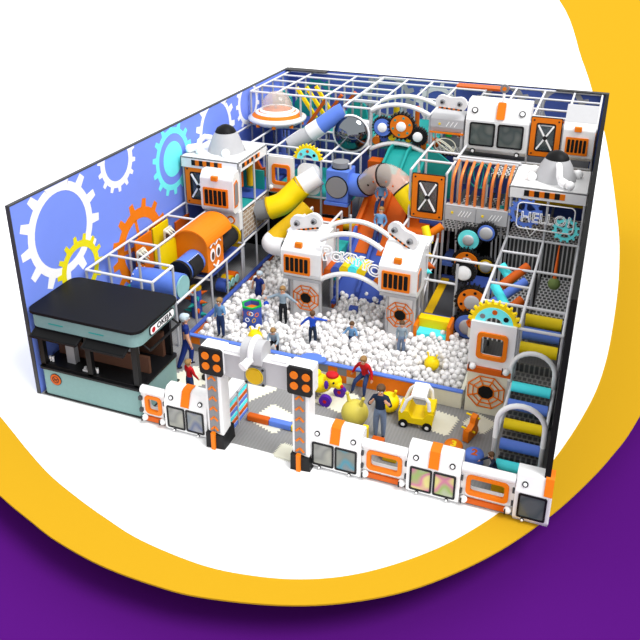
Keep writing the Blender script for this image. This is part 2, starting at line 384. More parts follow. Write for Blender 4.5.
# right front frame
F=frame('pipe_frame',(13.7,7,0),'white ladder-like pipe frame along the right wall above the climbing rollers')
for x in(12.45,13.7,14.88): 
    beam(F,(x,3.9,3.05),(x,10.2,3.05)); post(F,x,3.9,0,3.05); post(F,x,10.2,0,4.9); post(F,x,7.65,0,3.05)
post(F,12.45,5.2,0,3.05);post(F,12.45,6.45,0,3.05);post(F,13.7,5.2,0,3.05)
for y in(3.9,5.2,6.45,7.65,8.9,10.2): beam(F,(12.45,y,3.05),(13.7,y,3.05))
for y in(3.9,5.2,7.7,10.2): beam(F,(13.7,y,3.05),(14.9,y,3.05))
for x in(12.45,14.9): post(F,x,12.5,0,4.9)
beam(F,(12.45,10.2,4.8),(14.9,10.2,4.8))
beam(F,(13.7,3.9,1.35),(13.65,1.2,1.35));beam(F,(14.86,3.9,1.35),(14.82,1.2,1.35))
deck(F,12.5,5.2,13.65,10.2,1.75,'grate',.05); deck(F,13.75,7.0,14.85,10.2,1.7,'grate',.05); deck(F,12.45,10.25,14.9,12.5,3.1,'grate',.08); deck(F,13.75,4.0,14.85,4.6,1.1,'grate',.05)
# small hoop entrance
def hoop(y,zt,zleg,zbot,label):
    pts=[(13.62,y,zleg)]; 
    for k in range(13): a=PI-PI*k/12; pts.append((14.22+.6*math.cos(a),y,zt-.6+.6*math.sin(a)))
    pts.append((14.82,y,zleg)); t=thing('arch_hoop',(14.3,y,0),label,'hoop','white arch hoops over the roller stairs')
    build(MB().tube(pts,.07,12),'hoop_tube','white',t)
    for x in(13.62,14.82): build(MB().tube([(x,y,zbot),(x,y,zleg)],.065,12),'leg','lightgrey',t)
hoop(1.2,2.4,1.3,.02,'front white arch hoop over the roller stairs with grey legs')
hoop(3.75,2.42,1.4,.02,'rear white arch hoop over the roller stairs beside the yellow gear panel')
# stairs of rollers
st=thing('roller_stairs',(14.3,2.5,0),'padded stair climb of grating steps between the two white hoops','stairs')
for k in range(6): 
    y=1.0+.55*k; build(MB().box((13.72,y,.22+.24*k),(14.78,y+.55,.27+.24*k)).box((13.72,y+.5,.22+.24*k),(14.78,y+.55,.51+.24*k)),'step','tread',st)
for nm,c,y,z in(('lowest cyan',"cyan",1.15,.30),('blue roller just above the lowest cyan one','blue',1.7,.56),('yellow roller seen through the front hoop','yellow',2.25,.82),('blue roller between the cyan and yellow rollers','blue',2.8,1.08),('cyan roller right under the rear hoop','cyan',3.35,1.3),
    ('yellow roller just behind the rear hoop','yellow',4.75,1.75),('blue roller between the two upper yellow rollers','blue',5.2,2.0),('farthest yellow roller of the stair climb','yellow',5.65,2.2)):
    o=build(MB().tube([(13.72,y,z+.2),(14.78,y,z+.2)],.15 if y<4 else .19,16),'foam_roller',c); tag(o,nm+(' foam roller at the foot of the stair climb' if nm=='lowest cyan' else ' on the right stair climb'),'foam roller','rollers of the right stair climb')
# ================================================================ KIOSK
K=thing('food_kiosk',(1.9,1.05,0),'mint green and black food kiosk with flat black roof at the front left corner','kiosk')
build(MB().prism(rrect(.16,0.02,3.66,2.08,.12),(0,0,.06),X,Y,.92),'counter_wall','mint',K)
build(MB().box((.14,0.0,.0),(3.68,2.1,.07)),'base_trim','black',K)
build(MB().prism(rrect(.12,-.03,3.7,2.1,.1),(0,0,.98),X,Y,.07).box((.2,.05,1.05),(3.6,.5,1.12)),'counter_top','black',K)
for x,y in((.25,.12),(1.95,.12),(3.55,.12)): build(MB().box((x-.09,y-.07,1.05),(x+.09,y+.07,2.5)),'pillar','black',K)
build(MB().box((.2,1.9,1.05),(3.6,2.0,2.5)),'back_wall','black',K)
build(MB().box((.25,.8,1.02),(3.5,.9,1.6)),'back_counter','brownwood',K); build(MB().box((.3,1.75,1.05),(3.4,1.88,1.9)),'wall_shelf','brownwood',K)
build(MB().box((.9,.35,1.05),(1.2,.55,2.1)),'menu_panel','grey',K); build(MB().box((2.45,.9,1.05),(3.0,1.1,2.2)),'menu_panel','grey',K)
build(MB().prism(rrect(.1,-.08,3.82,2.14,.3,6),(0,0,2.5),X,Y,.44),'fascia','mint',K,bevel=.02)
build(MB().prism(rrect(.04,-.14,3.88,2.2,.32,6),(0,0,2.94),X,Y,.09),'roof','roofblack',K,bevel=.03)
for x0,x1 in((.25,1.85),(2.05,3.45)):
    aw=build(MB().bar((x0,.02,2.42),(x0,-.3,2.28),.05,.04).bar((x1,.02,2.42),(x1,-.3,2.28),.05,.04).bar((x0,-.3,2.28),(x1,-.3,2.28),.06,.06).bar((x0,0,2.42),(x1,0,2.42),.06,.06),'awning_window','black',K)
    build(MB().add([(x0,.0,2.41),(x1,.0,2.41),(x1,-.3,2.27),(x0,-.3,2.27),(x0,.0,2.43),(x1,.0,2.43),(x1,-.3,2.281),(x0,-.3,2.281)],[(0,1,2,3),(7,6,5,4),(0,4,5,1),(1,5,6,2),(2,6,7,3),(3,7,4,0)]),'pane','roofblack',aw)
aw=build(MB().bar((3.68,.3,2.42),(3.95,.3,2.26),.05,.04).bar((3.68,1.9,2.42),(3.95,1.9,2.26),.05,.04).bar((3.95,.3,2.26),(3.95,1.9,2.26),.06,.06),'awning_window','black',K)
build(MB().box((.8,-.095,2.68),(1.3,-.08,2.71)).box((2.2,-.095,2.68),(2.7,-.08,2.71)),'vent_slot','teal',K)
sg=build(MB().prism(rrect(.52,2.56,1.85,2.86,.1),(3.82,0,0),Y,Z,.03),'sign_board','black',K)
build(MB().prism(rrect(.55,2.59,1.82,2.83,.08),(3.851,0,0),Y,Z,.006),'sign_face','gearwhite',sg)
build(MB().prism(circ(.085,20,(.7,2.71)),(3.858,0,0),Y,Z,.006),'sign_dot','red',sg)
textcurve('OKEJA',.24,.006,(3.862,1.28,2.71),Y,Z,'lettering','black',sg,False,.002,1.15)
lg=build(MB().prism(circ(.2,28,(.66,.66)),(0,.02,0),X,Z,.02),'logo_disc','black',K)
build(MB().prism(circ(.185,28,(.66,.66)),(0,-.0,0),X,Z,.004),'logo_face','deeporange',lg)
build(MB().prism(circ(.12,20,(.66,.66)),(0,-.006,0),X,Z,.003,0,circ(.10,20,(.66,.66))).bar((.56,-.008,.62),(.76,-.008,.70),.02,.004,up=Y).bar((.58,-.008,.72),(.72,-.008,.6),.02,.004,up=Y),'logo_mark','black',lg)
for x,y,lb in((.36,.25,'leftmost white paper cup on the kiosk counter'),(.46,.25,'white paper cup next to the leftmost one on the kiosk counter'),(2.0,.2,'white paper cup in the middle of the kiosk counter beside the napkin box'),(2.1,.2,'white paper cup right of the middle one on the kiosk counter')):
    o=build(MB().lathe([(.03,0),(.042,.16),(.045,.165)],(x,y,1.12),n=14),'paper_cup','gearwhite'); tag(o,lb,'cup','paper cups on the kiosk counter')
tag(build(MB().box((1.62,.12,1.12),(1.86,.26,1.18)).tube([(1.68,.19,1.18),(1.68,.19,1.25)],.04,10).tube([(1.8,.19,1.18),(1.8,.19,1.25)],.04,10),'napkin_box','lightgrey'),'small grey napkin box standing on the kiosk counter','box')

# ================================================================ BARRIER
G='white space-capsule barriers along the front'
def pod(x0,x1,label,panes,half=False):
    """white capsule: vertical lower front with windows, slanted top"""
    t=thing('barrier_pod',((x0+x1)/2,0,0),label,'barrier panel',G)
    sec=[(-.12,.04),(-.18,.14),(-.18,.92),(-.02,1.36),(.06,1.41),(.3,1.41),(.36,1.28),(.36,.04)]
    b=MB(); n=len(sec); vs=[(x0+ (0),y,z) for y,z in sec]+[(x1,y,z) for y,z in sec]
    b.add(vs,[list(range(n)),list(range(2*n-1,n-1,-1))]+[(i,n+i,n+(i+1)%n,(i+1)%n) for i in range(n)]); build(b,'shell','white',t,bevel=.03)
    build(MB().box((x0+.02,-.1,.0),(x1-.02,.34,.05)),'base_trim','lightgrey',t)
    w=(x1-x0); nW=1 if half else 2; ww=(w-.16)/nW
    for k in range(nW):
        a=x0+.08+k*ww+.015; c=a+ww-.03
        f=build(face(MB(),rrect(a,.17,c,.9,.05),-.205,.03,0,rrect(a+.05,.22,c-.05,.85,.03)),'window_frame','black',t)
        build(face(MB(),rrect(a+.03,.2,c-.03,.85,.03),-.19,.012),'window_pane',panes[k],f)
    s=V3((0,.16,.44)).normalized()
    def on(u,h,r,nm,m,dep): # disc on the slanted part
        O=V3((u,-.18,.92))+s*h; N=V3((0,-.44,.16)).normalized(); 
        return MB().prism(circ(r,18),O+N*.004,X,s,dep)
    for u in ((x0+.22,) if half else (x0+.22,x1-.22)):
        q=build(on(u,.22,.075,'','',.02),'bolt_ring','black',t); build(MB().prism(circ(.045,16),V3((u,-.18,.92))+s*.22+V3((0,-.025,.01)),X,s,.012),'bolt_cap','gearwhite',q)
    for u in ((x0+.25,) if half else (x0+.3,x1-.3)):
        q=build(MB().tube([(u,-.16,.1),(u,-.2,.1)],.045,12),'bolt_ring','black',t); build(MB().tube([(u,-.2,.1),(u,-.215,.1)],.03,12),'bolt_cap','gearwhite',q)
    cx=(x0+x1)/2 if not half else x1-.1; hw=.13 if not half else .1
    bb=MB(); O=[(cx-hw,-.175,.95),(cx+hw,-.175,.95),(cx+hw,-.03,1.37),(cx-hw,-.03,1.37),(cx+hw,.06,1.42),(cx-hw,.06,1.42),(cx+hw,.3,1.42),(cx-hw,.3,1.42)]
    up=[V3(p)+V3((0,-.02,.02)) for p in O]
    bb.add([*O,*up],[(8,9,10,11),(11,10,12,13),(13,12,14,15),(0,1,9,8),(1,2,10,9),(2,4,12,10),(4,6,14,12),(3,0,8,11),(5,3,11,13),(7,5,13,15),(6,7,15,14)])
    build(bb,'stripe','orange',t); return t
def fence(x0,x1,label,open_r=None):
    t=thing('barrier_fence',((x0+x1)/2,0,0),label,'barrier panel',G)
    o=rrect(x0+.01,.3,x1-.01,1.14,.05); cx=(x0+x1)/2; 
    hx0,hx1=x0+.2,x1-.2
    inn=rrect(hx0,.46,hx1,.88,.1)
    build(face(MB(),o,-.06,.2,0,inn),'panel','white',t)
    build(MB().tube([(x0+.01,.02,1.1),(x1-.01,.02,1.1)],.13,16,0).tube([(x0+.01,.02,1.1),(x1-.01,.02,1.1)],.13,8),'top_roll','white',t); build(MB().box((x0+.02,-.02,.12),(x1-.02,.14,.3)),'base_board','white',t)
    build(face(MB(),rrect(hx0-.06,.36,hx1+.06,.98,.13),-.1,.1,0,rrect(hx0+.05,.47,hx1-.05,.88,.07)),'window_rim','orange',t)
    build(MB().box((x0+.1,-.1,.1),(x1-.1,-.03,.24)),'bumper','deeporange',t)
    for u in(x0+.12,x1-.12): 
        q=build(MB().ball((u,-.12,.22),.095),'knob','white',t); build(MB().bar((u-.06,-.2,.14),(u-.06,-.2,.3),.03,.03),'clip','black',q)
    for u in(x0+.01,x1-.01):
        for z in(.45,.85): build(MB().box((u-.05,-.14,z-.06),(u+.05,-.06,z+.06)),'hinge','darkgrey',t)
fence(3.72,4.55,'white fence panel with orange window next to the kiosk')
pod(4.55,5.92,'white capsule panel with two windows painted with reflections left of the entrance gate',('reflected_plain','reflected_blue'))
pod(8.98,10.42,'white capsule panel right beside the gate with a blue reflection painted in its second window',('reflected_plain','reflected_teal'))
fence(10.42,11.65,'white fence panel with orange window below the standing boy')
pod(11.65,13.02,'white capsule panel with pink and green reflections painted on its panes',('reflected_bright','reflected_bright'))
fence(13.02,14.35,'white fence panel with orange window showing a child behind')
pod(14.35,15.22,'narrow white capsule panel with one window at the right wall end',('reflected_grey',),True)
# ================================================================ GATE
g=thing('entrance_gate',(7.4,-.1,0),'white robot-like entrance gate with black light boxes and chevron posts','gate')
for x0 in(6.02,8.56):
    x1=x0+.46
    ps=build(MB().box((x0,-.3,.3),(x1+.02,.16,2.6)),'gate_post','white',g,bevel=.03)
    build(MB().box((x0+.08,-.325,.5),(x0+.38,-.29,2.55)),'post_strip','grey',ps)
    for k in range(6):
        z=.64+k*.33; cx=x0+.23; build(MB().bar((cx-.11,-.335,z-.06),(cx,-.335,z+.06),.05,.02,up=Y).bar((cx+.11,-.335,z-.06),(cx,-.335,z+.06),.05,.02,up=Y),'chevron','orange',ps)
    ft=build(MB().add([(x0-.02,-.42,0),(x1+.06,-.36,0),(x1+.08,.26,0),(x0-.02,.26,0),(x0-.02,-.4,.5),(x1+.02,-.36,.42),(x1+.06,.24,.5),(x0-.02,.24,.5)],[(0,3,2,1),(4,5,6,7),(0,1,5,4),(1,2,6,5),(2,3,7,6),(3,0,4,7)]),'post_foot','black',g)
    build(MB().box((x0+.16,-.46,0.0),(x0+.27,-.36,.55)),'foot_strap','orange',ft)
    hb=build(MB().box((x0-.08,-.3,2.42),(x1+.13,.12,3.24)),'light_housing','white',g,bevel=.05)
    build(face(MB(),rrect(x0-.1,2.4,x1+.12,3.22,.08),-.36,.08),'light_board','black',hb)
    for dx in(.14,.47):
        for dz in(.2,.52): build(MB().tube([(x0-.04+dx,-.36,2.47+dz),(x0-.04+dx,-.385,2.47+dz)],.11,18),'lamp_lens','orange',hb)
build(MB().box((6.56,-.22,2.36),(8.5,.1,3.12)),'cross_beam','lightgrey',g,bevel=.02)  # white beam with a greyed front: shade put into its colour, top left white
build(MB().box((6.62,-.2,3.13),(7.12,.08,3.2)).box((7.95,-.2,3.13),(8.4,.08,3.2)).box((6.56,-.25,3.09),(8.5,.12,3.13)),'top_cover','white',g,bevel=.015)
bp=build(face(MB(),rrect(7.2,2.34,7.8,2.9,.06),-.27,.06),'round_badge','grey',g)
build(face(MB(),circ(.22,28,(7.5,2.62)),-.3,.03),'badge_disc','amber',bp)
build(face(MB(),circ(.25,28,(7.5,2.62)),-.285,.01,0,circ(.235,28,(7.5,2.62))),'badge_ring','yellow',bp)
for a in(7.26,7.74):
    for z in(2.39,2.85): build(MB().tube([(a,-.27,z),(a,-.29,z)],.035,10),'bolt','black',bp)
def saddle(x0,x1):
    pts=[(-.34,3.0)]+[(-.04+.3*math.cos(PI-PI*k/14),3.28+.3*math.sin(PI-PI*k/14)) for k in range(15)]+[(.26,3.0)]
    return MB().prism(pts,(x0,0,0),Y,Z,x1-x0)
build(saddle(7.14,7.74),'drum_cover','lightgrey',g,bevel=.03)
pts=[(7.41,.3,2.9)]+[(7.41,.33*math.cos(PI*k/12),3.1+.33*math.sin(PI*k/12)) for k in range(13)]
nz=build(MB().tube([(7.44,.27,3.05)]+[(7.44,-.04+.32*math.cos(PI*k/12),3.28+.32*math.sin(PI*k/12)) for k in range(13)]+[(7.44,-.4,3.1)],.08,12),'drum_strap','white',g)
build(MB().tube([(7.44,-.34,3.17),(7.36,-.56,3.08)],[.11,.11],18).tube([(7.36,-.56,3.08),(7.34,-.62,3.06)],[.13,.13],18),'nozzle','white',g)

# ================================================================ TODDLER AREA
s=thing('shoe_shelf',(6.3,.75,0),'white shoe shelf with cyan, orange and blue rows behind the left gate post','shelf')
build(MB().box((5.95,.1,0),(6.38,1.45,1.15)),'cabinet','white',s)
cols=('blue','deeporange','cyan','blue','deeporange','cyan')
for j in range(2):
    for k in range(6):
        y0=.16+j*.65; build(MB().box((6.38,y0,.08+k*.17),(6.41,y0+.58,.17+k*.17)),'compartment',cols[(k+(0 if j==0 else 0))%6],s)
build(MB().box((6.37,.1,0),(6.43,.14,1.15)).box((6.37,.75,0),(6.43,.8,1.15)).box((6.37,1.41,0),(6.43,1.45,1.15)).box((6.37,.1,1.1),(6.43,1.45,1.15)),'edge_strip','lightgrey',s)
l=thing('balance_log',(7.5,1.1,.03),'orange, blue and yellow foam balance log lying across the gate entrance','balance log')
for x0,x1,c in((6.55,7.25,'deeporange'),(7.25,7.95,'blue'),(7.95,8.5,'yellow')): build(MB().box((x0,1.0,.03),(x1,1.2,.23)),'segment',c,l,bevel=.04)
# dog rocker
DX=-.15
d=thing('dog_rocker',(8.55,2.75,.02),'yellow dog rocker toy with red cap and purple wheels beside the gate','rocker toy')
build(MB().ball((8.35,2.75,.55),.36,18,0,(1.2,.8,.85)).ball((8.85,2.7,.78),.24,16,0,(1.1,.9,.95)).ball((9.05,2.62,.7),.12).ball((8.02,2.8,.75),.1,12,0,(.7,.7,1.6)).ball((8.3,2.75,.9),.14,12,0,(1,1,.7)),'body','yellow',d)
build(MB().ball((8.82,2.68,.98),.17,14,0,(1.2,1,.6)),'cap','red',d); build(MB().ball((9.16,2.57,.72),.055),'nose','red',d)
build(MB().ball((8.7,2.48,.72),.12,12,0,(.6,.35,1.3)),'ear','violet',d); build(MB().ball((8.93,2.48,.84),.035),'eye','black',d)
for x,y in((8.7,2.4),(8.95,3.0),(8.1,2.45),(8.05,3.0)):
    w=build(MB().tube([(x,y-.06,.21),(x,y+.08,.21)],.19,18),'wheel','violet',d); build(MB().tube([(x,y-.07,.21),(x,y-.06,.21)],.06,10),'wheel_hub','red',w)
# pale yellow hopper animal
def hopper(x,y,z,r,label,m='yellow',name='hopper_ball',front=(-.2,-1),ears=1):
    t=thing(name,(x,y,z),label,'ball toy','yellow animal hopper balls'); build(MB().ball((x,y,z+r),r,20,0,(1,1,.96)),'body',m,t)
    fx,fy=V3(front).normalized() if False else (front[0],front[1])
    px,py=-fy,fx
    for sgn in(-1,1):
        bx,by=x+px*r*.45*sgn,y+py*r*.45*sgn
        build(MB().tube([(bx,by,z+r*1.75),(x+px*r*.62*sgn,y+py*r*.62*sgn,z+r*2.35)],[r*.16,r*.1],10).ball((x+px*r*.64*sgn,y+py*r*.64*sgn,z+r*2.42),r*.15,10),'horn',m,t)
        ex,ey=x+fx*r*.86+px*r*.32*sgn,y+fy*r*.86+py*r*.32*sgn
        if ears: build(MB().ball((ex,ey,z+r*1.25),r*.2,10),'eye','lemon' ,t)
    return t
d.location.x-=.25; d.location.y+=.1
hopper(9.55,2.0,.02,.4,'large pale yellow ball animal with small horns left of the boy in dark shirt','lemon',ears=0)
hopper(10.3,2.95,.02,.32,'yellow two-horned hopper ball half hidden behind the standing boy',ears=0)
hopper(5.2,4.5,.38,.24,'small yellow horned hopper ball in the balls beside the hexagonal tub',front=(.3,-.95))
hopper(11.1,5.0,.38,.24,'small yellow horned hopper ball in the balls below the padded basin',ears=0)
# toy car
c=thing('ride_on_car',(11.3,2.7,.02),'yellow ride-on toy car with white roof frame on the play mat','toy car')
M=Matrix.Translation((11.22,2.75,0))@Matrix.Rotation(R(4),4,'Z')@Matrix.Scale(1.15,4)
def cb(): return MB(M)
build(cb().prism([(-.42,.16),(.42,.16),(.45,.5),(.3,.52),(.2,.34),(-.1,.32),(-.2,.5),(-.44,.46)],(0,.3,0),X,Z,.6),'car_body','yellow',c,bevel=.03)
build(cb().box((.2,-.28,.4),(.45,.28,.62)),'seat_back','yellow',c,bevel=.04)
bb=cb()
for y in(-.26,.26): bb.tube([(-.36,y,.44),(-.24,y,.8),(-.08,y,.98),(.2,y,.98),(.3,y,.85),(.33,y,.6)],.05,8)
bb.box((-.14,-.28,.9),(.24,.28,1.02)); build(bb,'roof_frame','gearwhite',c,bevel=.03)
for x in(-.3,.3):
    for y in(-.3,.3):
        w=build(cb().tube([(x,y-.04,.13),(x,y+.04,.13)],.12,16),'wheel','black',c); build(cb().tube([(x,y-.05*(1 if y<0 else -1)-.0,.13),(x,y+(-.055 if y<0 else .055),.13)],.05,10),'wheel_hub','gearwhite',w)
# rocking horse
h=thing('rocking_horse',(12.7,2.7,.02),'small orange rocking horse with yellow handle bars near the web panel','rocking horse')
build(MB().prism([(-.3,0),(-.1,.04),(.2,.04),(.3,.1),(.26,.24),(.2,.35),(.28,.55),(.2,.72),(.05,.66),(.02,.45),(-.18,.36),(-.3,.42),(-.32,.2)],(12.74,2.62,.02),(.35,1,0),Z,.17),'body','orange',h,bevel=.03)
build(MB().tube([(12.62,2.86,.62),(13.02,2.72,.62)],.03,8),'handle_bar','yellow',h); build(MB().tube([(12.55,2.62,.3),(12.95,2.48,.3)],.03,8),'foot_bar','yellow',h)
# numbered stools
def stool(x,y,n,m,tm,lab):
    t=thing('round_stool',(x,y,.02),lab,'stool','round numbered stools'); build(MB().lathe([(.0,0),(.24,0),(.26,.05),(.26,.3),(.24,.35),(0,.35)],(x,y,.02),n=28),'cushion',m,t)
    textcurve(n,.34,.012,(x,y,.374),X,Y,'number',tm,t,False,.004)
stool(12.5,1.7,'3','orange','yellow','orange round stool with yellow number 3 behind the colourful barrier')
stool(13.1,1.55,'2','blue','deeporange','blue round stool with orange number 2 right of the orange one')
tag(build(MB().box((10.0,1.2,.02),(10.18,1.38,.6)),'foam_block','yellow',bevel=.03),'yellow upright foam block beside the legs of the boy in dark shirt','foam block')
tag(build(MB().box((10.75,.75,.02),(11.15,1.05,.4)),'foam_block','amber',bevel=.03),'yellow foam block seen through the orange window of the middle fence','foam block')
tag(build(MB().box((10.35,.9,.02),(10.7,1.2,.45)),'foam_block','deeporange',bevel=.03),'orange foam block left of the yellow one behind the middle fence','foam block')
tag(build(MB().box((13.72,.5,.02),(14.2,.75,.55)),'foam_block','amber',bevel=.03),'yellow foam block behind the fence with the child','foam block')
cc=thing('toy_cart',(4.6,2.6,.02),'yellow toy cart with black wheel half hidden behind the left light box','toy cart')
build(MB().box((4.4,2.45,.15),(4.9,2.85,.5)),'body','yellow',cc,bevel=.04)
for x in(4.45,4.85): 
    for y in(2.4,2.9): build(MB().tube([(x,y-.04,.14),(x,y+.04,.14)],.13,14),'wheel','black',cc)
# ================================================================ BALL PIT
pw=thing('ball_pit_wall',(7.7,3.85,0),'low padded wall around the white ball pit with orange, grey and white squares','pit wall')
x=8.0;cols=[]
def pwq(x0,x1,z0,z1,c): build(MB().box((x0,3.8,z0),(x1,3.9,z1)),'padded_panel',c,pw)
build(MB().box((3.1,3.82,.02),(12.3,3.92,.56)),'core','cream',pw)
for k in range(8):
    for j in range(2): pwq(3.15+k*.34,3.15+(k+1)*.34,.03+j*.27,.03+(j+1)*.27,('grey','orange')[(k+j)%2])
chk=[('cream','grey'),('cream','cream'),('orange','grey'),('grey','orange'),('orange','cream'),('cream','orange')]
for k,(a,b_) in enumerate([('grey','cream'),('orange','grey'),('grey','orange'),('orange','cream'),('cream','orange')]):
    pwq(7.75+k*.31,8.06+k*.31,.3,.57,a); pwq(7.75+k*.31,8.06+k*.31,.03,.3,b_)
pwq(9.3,10.85,.03,.57,'orange'); pwq(10.85,12.28,.03,.57,'cream'); pwq(5.9,7.7,.03,.57,'cream')
build(MB().box((3.05,3.78,.57),(12.32,3.94,.63)),'top_pad','blue',pw,bevel=.015)
lw=build(MB().box((3.02,3.94,.02),(3.12,10.9,.56)),'side_panel','orange',pw)
build(MB().box((3.0,3.94,.56),(3.14,10.9,.63)),'top_pad','deepblue',pw)
build(MB().box((3.02,5.2,.03),(3.13,8.2,.56)),'padded_panel','lightgrey',pw)
build(MB().box((5.1,7.8,.02),(5.2,10.9,.6)),'side_panel','deepblue',pw)
build(MB().box((6.75,7.7,.02),(6.85,10.8,.5)),'side_panel','deeporange',pw); build(MB().box((6.73,7.7,.5),(6.87,10.8,.62)),'top_pad','deepblue',pw)
build(MB().box((12.22,3.94,.02),(12.32,7.6,.56)),'side_panel','cream',pw)
tag(build(MB().prism(circ(.42,24,(7.55,3.86),0,.6),(0,0,.64),X,Y,.06),'entry_pad','blue',bevel=.02),'rounded blue entry pad lying on the pit wall behind the gate beam','pad')

# balls
def pit_ok(x,y):
    if 3.25<x<12.1 and 4.05<y<6.45: return True
    if 3.25<x<5.0 and 6.4<y<10.7: return True
    if 6.95<x<8.75 and 6.4<y<8.6: return True
    if 8.7<x<12.1 and 6.4<y<7.0 and not(8.9<x<10.2): return x>10.1 or x<8.9
    if 5.0<x<5.4 and 6.4<y<7.4: return True
    return False
stand=[(3.98,4.35,.2),(3.95,7.45,.32),(5.6,5.9,.2),(5.95,4.3,.28),(7.05,5.05,.2),(8.15,5.85,.22),(9.96,5.45,.2),(4.6,5.55,.38),(5.2,4.5,.24),(11.1,5.0,.24)]
BR=.1; pts=[]
rnd=random.Random(3)
y=4.05;row=0
while y<10.8:
    x=3.2+(row%2)*BR
    while x<12.2:
        if pit_ok(x,y): pts.append((x+rnd.uniform(-.02,.02),y+rnd.uniform(-.02,.02),.46+rnd.uniform(-.035,.05)))
        x+=BR*2.02
    y+=BR*1.76; row+=1
top=[]
for i in range(2400):
    x=rnd.uniform(3.25,12.05);y=rnd.uniform(4.05,10.6)
    if not pit_ok(x,y): continue
    if all((x-a)**2+(y-b)**2>(2*BR*.93)**2 for a,b,_ in top): top.append((x,y,.60+rnd.uniform(-.03,.03)))
third=[]
for i in range(300):
    x=rnd.uniform(3.35,12.0);y=rnd.uniform(4.2,10.4)
    if pit_ok(x,y) and all((x-a)**2+(y-b)**2>(2.2*BR)**2 for a,b,_ in third): third.append((x,y,.73))
allb=[p for p in pts+top+third if all((p[0]-a)**2+(p[1]-b)**2>(r+BR*.8)**2 for a,b,r in stand)]
allb.sort(key=lambda p:(p[1]-p[2]*1.6))
vis=[p for p in allb if p[2]>.55]; near=vis[:300]; ns=set(near); rest=[p for p in allb if p not in ns]
proto=build(MB().ball((0,0,0),BR,14),'pit_ball','ball',None,(0,0,0)); pm=proto.data
for i,p in enumerate(near):
    o=proto if i==0 else proto.copy()
    if i: C.objects.link(o)
    o.location=p; tag(o,'white plastic ball in the near part of the ball pit','ball','white balls nearest the front of the ball pit')
sb=MB().ball((0,0,0),BR,10); bv=[tuple(v) for v in sb.v]; n=len(bv); VV=[];FF=[]
for i,p in enumerate(rest):
    VV+=[(a+p[0],b+p[1],c+p[2]) for a,b,c in bv]; FF+=[[k+i*n for k in f] for f in sb.f]
me=bpy.data.meshes.new('pit_balls'); me.from_pydata(VV,[],FF); me.materials.append(MATS['ball']); me.polygons.foreach_set('use_smooth',[True]*len(FF))
o=bpy.data.objects.new('pit_balls',me); C.objects.link(o); tag(o,'sea of white plastic balls filling the pit behind the nearest ones','balls',None,'stuff')
structure('floor_pit',MB().box((3.12,3.92,.021),(12.22,7.6,.38)).box((3.12,7.6,.021),(5.1,10.9,.38)).box((6.86,7.6,.021),(8.8,8.8,.38)),'lightgrey')
# hexagonal tub
t=thing('hexagonal_tub',(4.6,5.55,.38),'blue hexagonal foam tub with green rim and orange inside standing in the balls','foam tub')
build(MB().prism(circ(.37,6,(4.6,5.55)),(0,0,.38),X,Y,.78,0,circ(.29,6,(4.6,5.55))),'wall','deepblue',t); build(MB().prism(circ(.3,6,(4.6,5.55)),(0,0,.38),X,Y,.62),'inner_pad','orange',t)
build(MB().tube([(4.6+.34*math.cos(2*PI*k/6),5.55+.34*math.sin(2*PI*k/6),1.17) for k in range(6)],.045,8,closed=True),'rim','green',t)
for k,(a,z,m) in enumerate(((-120,.95,'orange'),(-95,.72,'gearwhite'),(-70,.98,'gearwhite'),(-55,.72,'amber'),(-140,.72,'amber'),(-82,.98,'orange'),(-35,.9,'orange'))):
    s=[-150,-90,-30]; f=min(s,key=lambda q:abs(q-a)); N=V3((math.cos(R(f)),math.sin(R(f)),0)); U=V3((-N.y,N.x,0)); O=V3((4.6,5.55,z))+N*.322+U*(.33*math.tan(R(a-f)))
    build(MB().prism(circ(.085,16),O,U,Z,.008,0,circ(.055,16)),'ring_print',m,t)
tag(build(MB().box((7.55,7.3,.5),(7.85,7.5,.72)),'foam_block','deepblue'),'small dark blue foam block sunk in the balls under the arch sign','foam block')
tag(build(MB().box((7.9,8.1,.5),(8.2,8.35,.74)),'foam_block','deepblue'),'dark blue foam block in the balls nearer the blue slides','foam block')
tag(build(MB().ball((4.75,6.4,.78),.1,14),'pit_ball','brightblue'),'single bright blue ball behind the hexagonal tub','ball')

# ================================================================ ARCH ROBOTS
def eyes_plate(t,cx,cy,cz,w,h,roll,yaw=0):
    M=Matrix.Translation((cx,cy,cz))@Matrix.Rotation(R(yaw),4,'Z')@Matrix.Rotation(R(-roll),4,'Y')
    p=[]
    for sgn,c0 in((1,w/2-h/2),(-1,-(w/2-h/2))):
        for k in range(9):
            a=(-90 if sgn>0 else 90)+180*k/8; p.append((c0+h/2*math.cos(R(a)),h/2*math.sin(R(a))))
    p=[q for q in p]; mid=[(0,h*.38)]
    q=p[:9]+mid+p[9:]
    hd=build(face(MB(M),q,-.05,.14),'head_plate','white',t,bevel=.02)
    for s in(-1,1):
        e=build(MB(M).tube([(s*w*.27,-.05,.02),(s*w*.27,-.16,.02)],[h*.18,h*.15],16),'eye','grey',hd); build(MB(M).tube([(s*w*.27,-.16,.02),(s*w*.27,-.18,.02)],h*.07,12),'pupil','black',e)
    m1=MB(M)
    for k in range(10): m1.box((-w*.36+k*w*.072,-.07,-h*.44),(-w*.36+(k+1)*w*.072,-.045,-h*.34),k%2)
    build(m1,'mouth',['orange','black'],hd)
def web(t,cx,z,y,r,hole=True):
    p=lambda k,q:(cx+q*math.cos(R(22.5+45*k)),y-.03,z+q*math.sin(R(22.5+45*k)))
    b=MB()
    for q in(r,r*.72,r*.45): b.tube([p(k,q) for k in range(8)],.022,6,closed=True)
    for k in range(8): b.tube([p(k,r*.45),p(k,r)],.02,6)
    w=build(b,'web_ring','orange',t); build(face(MB(),[(cx+r*.43*math.cos(R(22.5+45*k)),z+r*.43*math.sin(R(22.5+45*k))) for k in range(8)],y-.025,.02),'hole','dark',w)
